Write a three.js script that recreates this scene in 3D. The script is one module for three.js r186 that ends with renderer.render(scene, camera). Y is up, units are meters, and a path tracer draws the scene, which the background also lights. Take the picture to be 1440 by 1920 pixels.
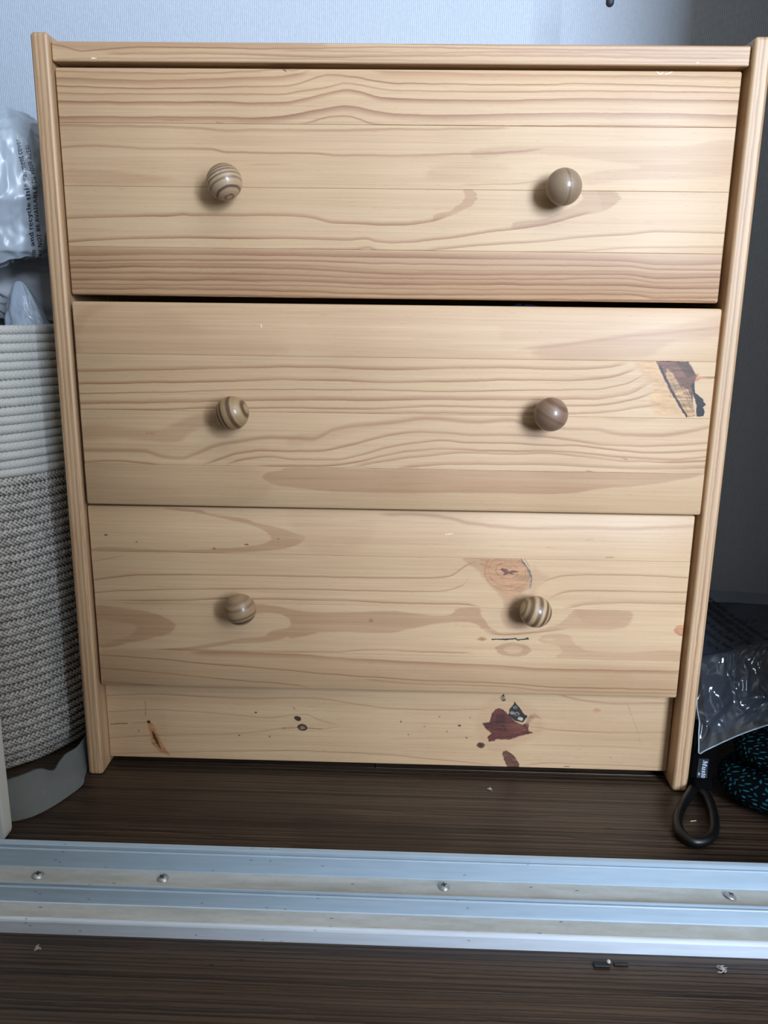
import * as THREE from 'three';
import { RoundedBoxGeometry } from 'three/addons/geometries/RoundedBoxGeometry.js';
import { mergeGeometries, mergeVertices, toCreasedNormals } from 'three/addons/utils/BufferGeometryUtils.js';
import { RectAreaLightUniformsLib } from 'three/addons/lights/RectAreaLightUniformsLib.js';

// ---------------------------------------------------------------- camera, light, exposure
const scene = new THREE.Scene();
const camera = new THREE.PerspectiveCamera(2 * Math.atan(960 / 1575.37) * 180 / Math.PI, 1440 / 1920, 0.02, 30);
camera.rotation.order = 'YXZ';
camera.position.set(0.01504, 0.48448, 0.77428);
camera.rotation.set(-0.246547, 0.026318, 0.014738);
const renderer = new THREE.WebGLRenderer({ antialias: true });
renderer.toneMapping = THREE.LinearToneMapping;
renderer.toneMappingExposure = 1.0;
renderer.shadowMap.enabled = true;
scene.background = new THREE.Color(0.55, 0.72, 1.0);
RectAreaLightUniformsLib.init();
// daylight through the bedroom window behind and to the right of the camera
const WIN = { x0: 0.95, x1: 1.75, y0: 0.58, y1: 1.8, z: 2.6 };
const daylight = new THREE.RectAreaLight(new THREE.Color(0.79, 0.94, 1.16), 53, WIN.x1 - WIN.x0, WIN.y1 - WIN.y0);
daylight.position.set((WIN.x0 + WIN.x1) / 2, (WIN.y0 + WIN.y1) / 2, WIN.z - 0.03);
daylight.lookAt((WIN.x0 + WIN.x1) / 2, (WIN.y0 + WIN.y1) / 2, 0);
scene.add(daylight);

// ---------------------------------------------------------------- helpers
function rng(seed) { let s = seed >>> 0; return () => { s = (s + 0x6d2b79f5) | 0; let t = Math.imul(s ^ (s >>> 15), 1 | s); t = (t + Math.imul(t ^ (t >>> 7), 61 | t)) ^ t; return ((t ^ (t >>> 14)) >>> 0) / 4294967296; }; }
function hash(x, y, z = 0) { let h = Math.imul(x | 0, 374761393) ^ Math.imul(y | 0, 668265263) ^ Math.imul(z | 0, 1440662683); h = Math.imul(h ^ (h >>> 13), 1274126177); return ((h ^ (h >>> 16)) >>> 0) / 4294967296; }
const sm = (t) => t * t * (3 - 2 * t), mix = (a, b, t) => a + (b - a) * t, clamp = (v, a, b) => Math.min(b, Math.max(a, v));
function noise2(x, y, s = 0) { const i = Math.floor(x), j = Math.floor(y), u = sm(x - i), v = sm(y - j); return mix(mix(hash(i, j, s), hash(i + 1, j, s), u), mix(hash(i, j + 1, s), hash(i + 1, j + 1, s), u), v) * 2 - 1; }
function noise3(x, y, z, s = 0) { const k = Math.floor(z), w = sm(z - k); return mix(noise2(x, y, s + k * 57), noise2(x, y, s + k * 57 + 57), w); }
const fbm3 = (x, y, z, s) => noise3(x, y, z, s) * 0.6 + noise3(x * 2.1, y * 2.1, z * 2.1, s + 7) * 0.3 + noise3(x * 4.3, y * 4.3, z * 4.3, s + 13) * 0.15;
const ridge = (n) => 1 - Math.abs(n) * 2;
const used = new Map();
function numbered(name) { const n = used.get(name) || 0; used.set(name, n + 1); return n ? name + '_' + String(n).padStart(3, '0') : name; }
function tag(o, label, category, group) { o.userData.label = label; o.userData.category = category; if (group) o.userData.group = group; return o; }
function base(name, pos = [0, 0, 0]) { const o = new THREE.Group(); o.name = numbered(name); o.position.set(...pos); scene.add(o); return o; }
function obj(name, geo, mat, parent = scene, label) {
  const m = new THREE.Mesh(geo, mat); m.castShadow = m.receiveShadow = true;
  m.name = parent === scene ? numbered(name) : partName(name, parent); if (label) m.userData.label = label; parent.add(m); return m;
}
function partName(name, parent) { const c = counts.get(parent) || new Map(); counts.set(parent, c); const n = c.get(name) || 0; c.set(name, n + 1); return n ? name + '_' + String(n).padStart(3, '0') : name; }
const counts = new WeakMap();
function struct(name, geo, mat, parent = scene) { const o = obj(name, geo, mat, parent); if (parent === scene) o.userData.kind = 'structure'; return o; }
function box(w, h, d, x, y, z, r = 0) { const g = r ? new RoundedBoxGeometry(w, h, d, 3, r) : new THREE.BoxGeometry(w, h, d); g.translate(x, y, z); return g; }
// uv in metres from the dominant normal; grain: the axis the u coordinate follows
function boxUV(g, grain = 'x', off = 0) {
  const p = g.attributes.position, n = g.attributes.normal, uv = new Float32Array(p.count * 2);
  for (let i = 0; i < p.count; i++) {
    const x = p.getX(i), y = p.getY(i), z = p.getZ(i), a = Math.abs(n.getX(i)), b = Math.abs(n.getY(i)), c = Math.abs(n.getZ(i));
    let u, v;
    if (grain === 'x') { u = x; v = b > c ? z : y; if (a > b && a > c) { u = z; v = y; } }
    else if (grain === 'y') { u = y; v = a > c ? z : x; if (b > a && b > c) { u = z; v = x; } }
    else { u = z; v = a > b ? y : x; }
    uv[2 * i] = u; uv[2 * i + 1] = v + off;
  }
  g.setAttribute('uv', new THREE.BufferAttribute(uv, 2)); return g;
}
function tex(data, w, h, srgb = true, repeat = true) {
  const t = new THREE.DataTexture(data, w, h, THREE.RGBAFormat); t.magFilter = THREE.LinearFilter; t.minFilter = THREE.LinearMipmapLinearFilter; t.generateMipmaps = true;
  if (srgb) t.colorSpace = THREE.SRGBColorSpace; t.wrapS = t.wrapT = repeat ? THREE.RepeatWrapping : THREE.ClampToEdgeWrapping; t.needsUpdate = true; return t;
}
const std = (color, roughness = 0.6, extra = {}) => new THREE.MeshStandardMaterial({ color, roughness, ...extra });
// a surface from a function f(u, v) -> [x, y, z]
function surf(f, nu, nv, uvf) {
  const pos = [], uv = [], idx = [];
  for (let j = 0; j <= nv; j++) for (let i = 0; i <= nu; i++) { const u = i / nu, v = j / nv; pos.push(...f(u, v)); uv.push(...(uvf ? uvf(u, v) : [u, v])); }
  for (let j = 0; j < nv; j++) for (let i = 0; i < nu; i++) { const a = j * (nu + 1) + i, b = a + 1, c = a + nu + 1, d = c + 1; idx.push(a, b, d, a, d, c); }
  const g = new THREE.BufferGeometry(); g.setAttribute('position', new THREE.Float32BufferAttribute(pos, 3)); g.setAttribute('uv', new THREE.Float32BufferAttribute(uv, 2)); g.setIndex(idx); g.computeVertexNormals(); return g;
}
// extrude a profile (list of [z, y]) along x
function alongX(profile, x0, x1) {
  const g = new THREE.ExtrudeGeometry(new THREE.Shape(profile.map(([z, y]) => new THREE.Vector2(-z, y))), { depth: x1 - x0, bevelEnabled: false });
  g.rotateY(Math.PI / 2); g.translate(x0, 0, 0); return g;
}
// ---------------------------------------------------------------- pine grain: growth lines measured on the boards, in millimetres from the panel's middle
// line: [strength, soft width above, soft width below, board, x, y, x, y ...]; patch: [tone, opacity, blur, board, outline]; mark: [kind, colour, size, board, points]
const TOP_GRAIN = { lines: [
  [0.5, 0.3, 1.5, 0, [-291,91.6,-255,90.6,-213,89.9,-157,90.6,-129,91.8,-95,93.8,-87,93.1,-79,94.4,-72,95.2]],
  [0.6, 0.4, 4, 0, [-292,86.0,-255,85.0,-213,84.3,-157,85.7,-115,87.3,-95,88.3,-92,89.0,-79,91.0,-71,94.4]],
  [0.45, 0.8, 3, 0, [-20,93.0,-3,91.9,25,91.7,66,91.1,99,90.6,147,90.3,222,90.3,292,89.3]],
  [0.8, 0.3, 1.3, 0, [-292,79.9,-256,78.6,-213,78.2,-157,79.1,-122,80.2,-96,80.4,-82,82.5,-65,87.9,-56,89.6,-35,88.4,-17,85.1,4,83.4,39,83.3,99,82.8,154,83.9,195,83.5,236,83.2,293,82.0]],
  [0.65, 0.4, 1.3, 0, [-293,74.1,-256,73.8,-199,73.7,-157,74.1,-96,74.4,-79,77.0,-58,80.1,-42,83.3,-31,82.1,-10,78.8,11,77.7,99,77.4,154,78.6,195,78.3,294,77.8]],
  [0.8, 0.3, 3, 0, [-293,67.7,-256,67.3,-186,67.6,-143,68.0,-122,67.1,-96,67.6,-79,70.4,-58,75.0,-40,78.0,-31,76.8,-10,72.1,11,71.1,39,70.7,100,70.8,155,72.5,196,72.2,294,71.7]],
  [0.75, 0.3, 4.5, 0, [-291,55.1,-257,55.4,-172,55.8,-144,56.0,-123,55.3,-96,56.8,-79,59.5,-58,63.1,-44,65.2,-33,64.5,-16,61.3,4,59.4,39,58.8,100,60.0,169,61.2,211,61.1,296,60.3]],
  [0.75, 0.3, 1.2, 0, [-82,50.7,-72,52.3,-54,56.7,-40,57.3,-16,51.3,-2,50.5,40,50.5,101,50.7,198,51.6,294,50.7]],
  [0.45, 1.4, 1.6, 1, [-292,48.2,-215,48.0,-172,46.7,-144,45.0,-130,45.7,-96,45.6,-44,45.8,-2,47.2,40,47.6,101,49.1]],
  [0.55, 1.2, 1.4, 1, [-292,30.5,-259,32.1,-216,29.9,-159,30.1,-145,27.6,-123,27.4,-96,27.3,-73,27.0,-44,26.0,-2,26.0,40,27.0,102,29.6,130,33.1]],
  [0.4, 0.3, 0.5, 1, [-217,13.7,-204,14.1]],
  [0.45, 0.3, 0.6, 1, [-131,17.5,-97,18.5,-90,18.8]],
  [0.35, 0.5, 0.7, 1, [55,2.7,103,3.9,112,4.7,131,7.1]],
  [0.7, 3, 0.3, 2, [-293,-29.2,-263,-27.5,-219,-26.3,-193,-25.3,-186,-24.6,-178,-25.2,-146,-24.8,-97,-24.5,-76,-25.6,-51,-29.9,-30,-30.6,-8,-31.7,11,-31.2,35,-27.5,50,-22.5]],
  [0.75, 2.6, 0.3, 2, [-293,-48.9,-264,-46.6,-220,-45.0,-176,-44.1,-147,-44.1,-97,-43.7,-44,-44.5,-24,-43.2,-15,-45.2,-1,-46.1,14,-45.7,35,-43.5,64,-40.1,85,-36.0,105,-34.1,133,-29.7,161,-22.4,175,-19.1]],
  [0.65, 2.4, 0.3, 2, [-102,-53.9,-59,-52.9,-33,-52.3,-22,-51.1,-12,-53.5,-1,-54.1,24,-53.3,43,-51.1,71,-48.3,106,-45.4,134,-43.6,170,-39.5,205,-37.0,233,-34.6,262,-34.7,291,-35.3]],
  [0.45, 1.6, 0.4, 2, [106,-53.3,163,-51.5,192,-49.5,227,-47.4,263,-47.0,293,-46.6]],
  [0.7, 4.5, 0.3, 3, [-293,-60.5,-206,-58.3,-98,-58.0,-1,-58.9,106,-58.9,171,-59.0,207,-59.9,236,-62.3,293,-60.9]],
  [0.7, 1.6, 0.3, 3, [-293,-65.4,-206,-63.5,-98,-62.6,0,-64.0,107,-64.1,207,-64.1,236,-66.6,293,-66.5]],
  [0.75, 3.5, 0.3, 3, [-293,-71.4,-207,-69.4,-98,-69.6,0,-73.1,107,-72.4,208,-71.1,237,-73.8,294,-72.6]],
  [0.6, 2, 0.3, 3, [-293,-75.6,-207,-74.6,-98,-75.1,0,-76.8,107,-76.4,208,-74.6,237,-77.7,295,-76.9]],
  [0.75, 3.2, 0.3, 3, [-294,-81.4,-207,-80.7,-98,-80.1,0,-81.8,108,-80.9,209,-80.5,238,-82.5,295,-81.4]],
  [0.5, 1.2, 0.3, 3, [-294,-85.3,-207,-84.7,-98,-84.0,0,-85.6,108,-85.1,209,-84.8,238,-86.4,295,-85.6]],
  [0.65, 2.4, 0.3, 3, [-293,-89.6,-208,-88.4,-98,-89.0,0,-90.7,108,-89.6,209,-88.2,239,-90.9,296,-89.8]],
  [0.75, 1.4, 0.5, 3, [-294,-93.9,-208,-93.7,-98,-93.3,0,-94.3,108,-93.6,195,-93.3,289,-93.0]],
  [0.4, 1, 0.3, 3, [-293,-68.3,-207,-66.3,-98,-66.0,0,-69.3,107,-68.9,208,-68.1,237,-70.3,294,-69.2]],
], patches: [
  [0.5, 0.55, 1.2, 1, [68,29.9,130,35.1,171,34.8,213,35.2,247,35.5,293,39.6,295,15.8,264,10.2,201,8.2,166,5.2,163,11.2,214,18.5,172,24.4,130,27.9,102,27.0,68,26.0]],
  [0.05, 0.5, 1.5, 1, [200,20.1,242,24.4,256,22.6,228,19.7]],
  [0.45, 0.5, 2, 1, [-292,10.5,-246,11.6,-229,9.8,-189,4.2,-223,1.1,-293,3.1]],
  [0.4, 0.5, 3, 1, [41,19.2,83,20.9,103,15.8,69,10.2,27,8.4]],
  [0.6, 0.8, 0.4, 2, [36,-23.0,50,-18.5,60,-11.6,63,-6.9,61,-0.9,67,-0.8,72,-4.1,73,-8.1,71,-12.2,63,-17.0,50,-23.0,35,-27.9]],
  [0.5, 0.8, 0.5, 2, [105,-32.8,133,-29.4,161,-22.4,185,-17.2,194,-11.5,198,-6.1,195,-3.2,192,-0.2,161,-0.5,165,-7.8,154,-15.3,133,-24.3,105,-29.0]],
  [0.62, 0.5, 1, 2, [194,-11.5,198,-6.1,195,-3.2,192,-0.6,177,-0.7,180,-9.0,184,-17.0]],
  [0.3, 0.55, 0.5, 3, [-297,-50.1,-238,-52.4,-98,-52.5,-1,-54.3,106,-53.3,293,-52.3,295,-93.3,108,-95.3,-103,-94.3,-295,-93.9]],
], marks: [
  ['fill', 'rgba(60,40,28,.9)', 0, 0, [-96,93.5,-93,93.3,-92,91.8,-94,92.5]],
  ['dot', 'rgba(90,70,40,.8)', 0.6, 0, [-171,39.7]],
  ['dot', 'rgba(150,105,70,.5)', 2.2, 0, [249,27.0]],
  ['fill', 'rgba(165,115,78,.55)', 0, 0, [-154,52.0,-147,51.4,-150,48.2,-152,50.1]],
  ['fill', 'rgba(165,115,78,.55)', 0, 0, [16,-2.5,25,-2.4,21,-5.1,17,-4.3]],
  ['fill', 'rgba(165,115,78,.5)', 0, 0, [11,-5.7,19,-5.6,18,-7.4,13,-7.6]],
  ['fill', 'rgba(165,115,78,.45)', 0, 0, [141,50.3,156,50.8,152,49.1,145,48.8]],
  ['dot', 'rgba(120,95,70,.6)', 0.8, 0, [231,-42.2]],
  ['stroke', 'rgba(150,105,70,.5)', 0.6, 0, [286,-45.8,291,-45.0]],
  ['stroke', 'rgba(120,80,50,.6)', 0.35, 0, [-201,53.2,-182,52.8]],
  ['stroke', 'rgba(120,80,50,.6)', 0.35, 0, [-280,52.5,-276,52.3]],
  ['stroke', 'rgba(255,246,225,.9)', 0.5, 0, [220,93.5,223,91.5,225,93.1]],
  ['stroke', 'rgba(255,246,225,.8)', 0.6, 0, [227,91.5,233,93.6]],
] };
const MIDDLE_GRAIN = { lines: [
  [0.6, 3, 0.4, 1, [-292,31.5,-216,33.8,-159,35.7,-96,37.9,-58,37.8,-30,36.9,27,37.8,69,39.5,103,39.8,140,39.3,168,39.5,196,41.6,213,45.5]],
  [0.7, 2.5, 0.4, 1, [-292,19.7,-246,21.2,-159,24.1,-96,26.3,-44,26.1,-1,25.4,41,26.4,104,28.9,155,29.2,190,31.5,217,38.9,222,43.2]],
  [0.7, 1.2, 0.3, 1, [-292,11.1,-246,12.6,-203,13.7,-160,15.9,-96,17.4,-15,18.4,27,17.8,104,19.4,141,20.5,184,21.8,211,26.9,225,34.2,230,37.0]],
  [0.65, 3.8, 0.4, 1, [-291,1.8,-218,3.8,-160,5.8,-96,8.1,-15,8.8,42,10.6,104,11.0,128,11.4,159,12.4,184,13.1,212,17.1,236,28.8]],
  [0.7, 2, 0.4, 1, [-291,-4.3,-233,-3.2,-166,-0.6,-131,-0.4,-96,0.7,-29,0.7,42,4.1,105,3.8,128,4.3,159,6.0,185,7.1,220,13.0,240,21.1]],
  [0.55, 2.4, 0.4, 1, [-292,-7.6,-233,-7.0,-166,-5.4,-29,-3.3,42,-2.0,105,-1.9,160,-0.9,185,0.3,206,2.4,227,6.1,248,8.6,254,8.7]],
  [0.45, 3, 2, 2, [-292,-42.4,-259,-41.7,-233,-41.9,-215,-46.8,-198,-47.9,-186,-44.7,-164,-35.4,-141,-30.9,-112,-27.1,-92,-27.4,-75,-27.9,-53,-18.7,-32,-14.7,-3,-12.0,33,-7.0,76,-9.8,110,-7.7,129,-12.4,162,-14.7,186,-14.9,215,-19.4,244,-19.6,272,-15.5,292,-10.8]],
  [0.6, 2, 0.7, 2, [-291,-53.5,-260,-51.8,-235,-53.4,-216,-55.1]],
  [0.6, 2.4, 0.7, 2, [-179,-54.7,-164,-49.5,-145,-43.2,-120,-39.7,-92,-39.9,-68,-39.5,-39,-33.7,-10,-25.2,26,-20.1,48,-20.4,77,-22.1,111,-21.4,137,-22.4,166,-25.4,202,-29.8,230,-30.0,259,-28.7,291,-25.9]],
  [0.65, 2, 0.4, 2, [-157,-54.3,-135,-47.9,-113,-45.9,-92,-47.6,-53,-47.3,-31,-43.2,-2,-34.5,26,-30.0,48,-27.8,70,-29.2,111,-29.1,137,-30.2,173,-30.8,217,-35.1,245,-36.0,292,-32.7]],
  [0.65, 2, 0.35, 2, [-127,-54.3,-92,-53.9,-61,-53.2,-36,-50.3,-10,-43.3,19,-38.0,48,-35.7,112,-36.7,145,-35.6,174,-36.9,224,-41.0,260,-42.2,292,-38.8]],
  [0.5, 2.6, 0.4, 2, [-39,-54.6,5,-46.1,34,-42.2,63,-39.1,112,-39.2,145,-38.2,174,-40.6,224,-44.3,260,-44.4,293,-42.3]],
  [0.5, 3.5, 0.35, 2, [5,-54.3,49,-50.4,112,-48.9,146,-48.5,189,-50.3,232,-51.2,294,-49.2]],
  [0.35, 0.6, 2.5, 2, [246,-43.8,293,-41.9]],
  [0.3, 2, 2, 0, [111,56.6,153,61.3,208,69.0,294,78.5]],
], patches: [
  [0.45, 0.8, 2.5, 0, [-294,47.0,-292,71.0,-287,82.1,-273,90.5,-251,92.7,-268,85.1,-279,78.1,-286,61.4,-286,47.1]],
  [0.3, 0.5, 6, 0, [-284,91.7,-213,92.7,-172,70.1,-96,57.4,-96,47.7,-287,46.7]],
  [0.42, 0.7, 2.5, 0, [136,59.7,180,66.6,235,76.3,293,85.3,291,72.4,250,64.9,230,52.9,212,49.9,137,48.7,125,54.0]],
  [0.3, 0.5, 4, 0, [97,74.2,166,76.6,194,73.6,139,68.0,97,66.0]],
  [0.5, 0.75, 2, 2, [-292,-20.2,-214,-20.0,-199,-13.0,-180,-6.5,-155,-4.6,-166,-15.0,-182,-20.4,-200,-32.5,-215,-32.7,-259,-29.9,-293,-29.8]],
  [0.4, 0.6, 1.5, 2, [191,-2.9,214,-6.8,228,-6.8,245,-2.5]],
  [0.4, 0.5, 3, 2, [-97,-28.3,-75,-20.6,-53,-18.0,-27,-12.4,4,-6.8,33,-5.5,90,-10.2,33,-11.3,-10,-16.4,-39,-22.1,-68,-29.9,-97,-34.1]],
  [0.3, 0.5, 3, 3, [-292,-57.3,-127,-56.9,-120,-64.3,-113,-74.6,-143,-93.5,-293,-94.4]],
  [0.62, 0.8, 0.8, 3, [-122,-64.3,-116,-60.4,-105,-57.7,-97,-55.7,5,-54.3,113,-53.6,160,-53.3,247,-53.2,293,-53.2,276,-59.1,234,-66.7,191,-71.0,165,-75.7,104,-76.7,64,-76.9,6,-78.2,-39,-77.9,-68,-76.7,-97,-73.7,-109,-72.3,-117,-69.5]],
], marks: [
  ['fill', 'rgba(184,132,78,.35)', 3, 1, [216,49.3,236,50.0,256,15.8,268,-0.2,242,-0.7,235,8.3,237,26.7,224,37.6]],
  ['fill', 'rgba(150,96,60,.7)', 0.5, 1, [272,37.0,277,37.1,275,35.0,293,34.9,293,33.2,278,32.3,273,29.4]],
  ['fill', 'rgba(100,64,44,1)', 0.3, 1, [235,50.3,264,50.7,268,43.9,275,35.0,272,27.3,275,-1.4,268,-1.5,254,18.5,244,35.2]],
  ['fill', 'rgba(66,40,28,.8)', 1.2, 1, [251,50.5,264,50.7,273,35.7,267,32.8,259,42.4]],
  ['fill', 'rgba(160,124,86,1)', 0.5, 1, [247,41.5,252,38.1,260,27.1,268,23.0,274,10.4,277,-1.3,270,-1.5,255,21.4,247,33.8]],
  ['stroke', 'rgba(110,70,45,.8)', 0.6, 1, [257,32.6,265,20.1,273,4.8]],
  ['stroke', 'rgba(120,80,50,.7)', 0.5, 1, [251,32.5,261,15.9,270,1.9]],
  ['stroke', 'rgba(110,70,45,.7)', 0.5, 1, [265,23.7,270,16.0,275,2.0]],
  ['stroke', 'rgba(30,22,18,1)', 1.6, 1, [241,43.5,251,24.1,259,13.0,264,5.1,269,-1.5]],
  ['stroke', 'rgba(30,22,18,1)', 1.2, 1, [236,50.0,254,50.3,264,50.0]],
  ['fill', 'rgba(28,23,22,1)', 0.2, 1, [270,27.2,273,29.4,274,20.3,281,15.5,285,9.2,283,7.6,285,3.3,284,-1.2,278,-1.3,277,8.9,274,16.1]],
  ['stroke', 'rgba(150,100,60,.8)', 0.5, 1, [251,24.1,253,15.7]],
  ['fill', 'rgba(105,80,60,.7)', 0.2, 2, [213,-40.7,219,-41.7,219,-42.9,214,-41.8]],
  ['stroke', 'rgba(95,75,60,.9)', 0.5, 2, [181,-53.7,188,-54.0]],
  ['stroke', 'rgba(130,90,60,.7)', 0.5, 2, [-230,-24.7,-222,-25.2]],
  ['stroke', 'rgba(250,235,205,.8)', 0.5, 0, [-120,77.0,-119,73.6]],
] };
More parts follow.
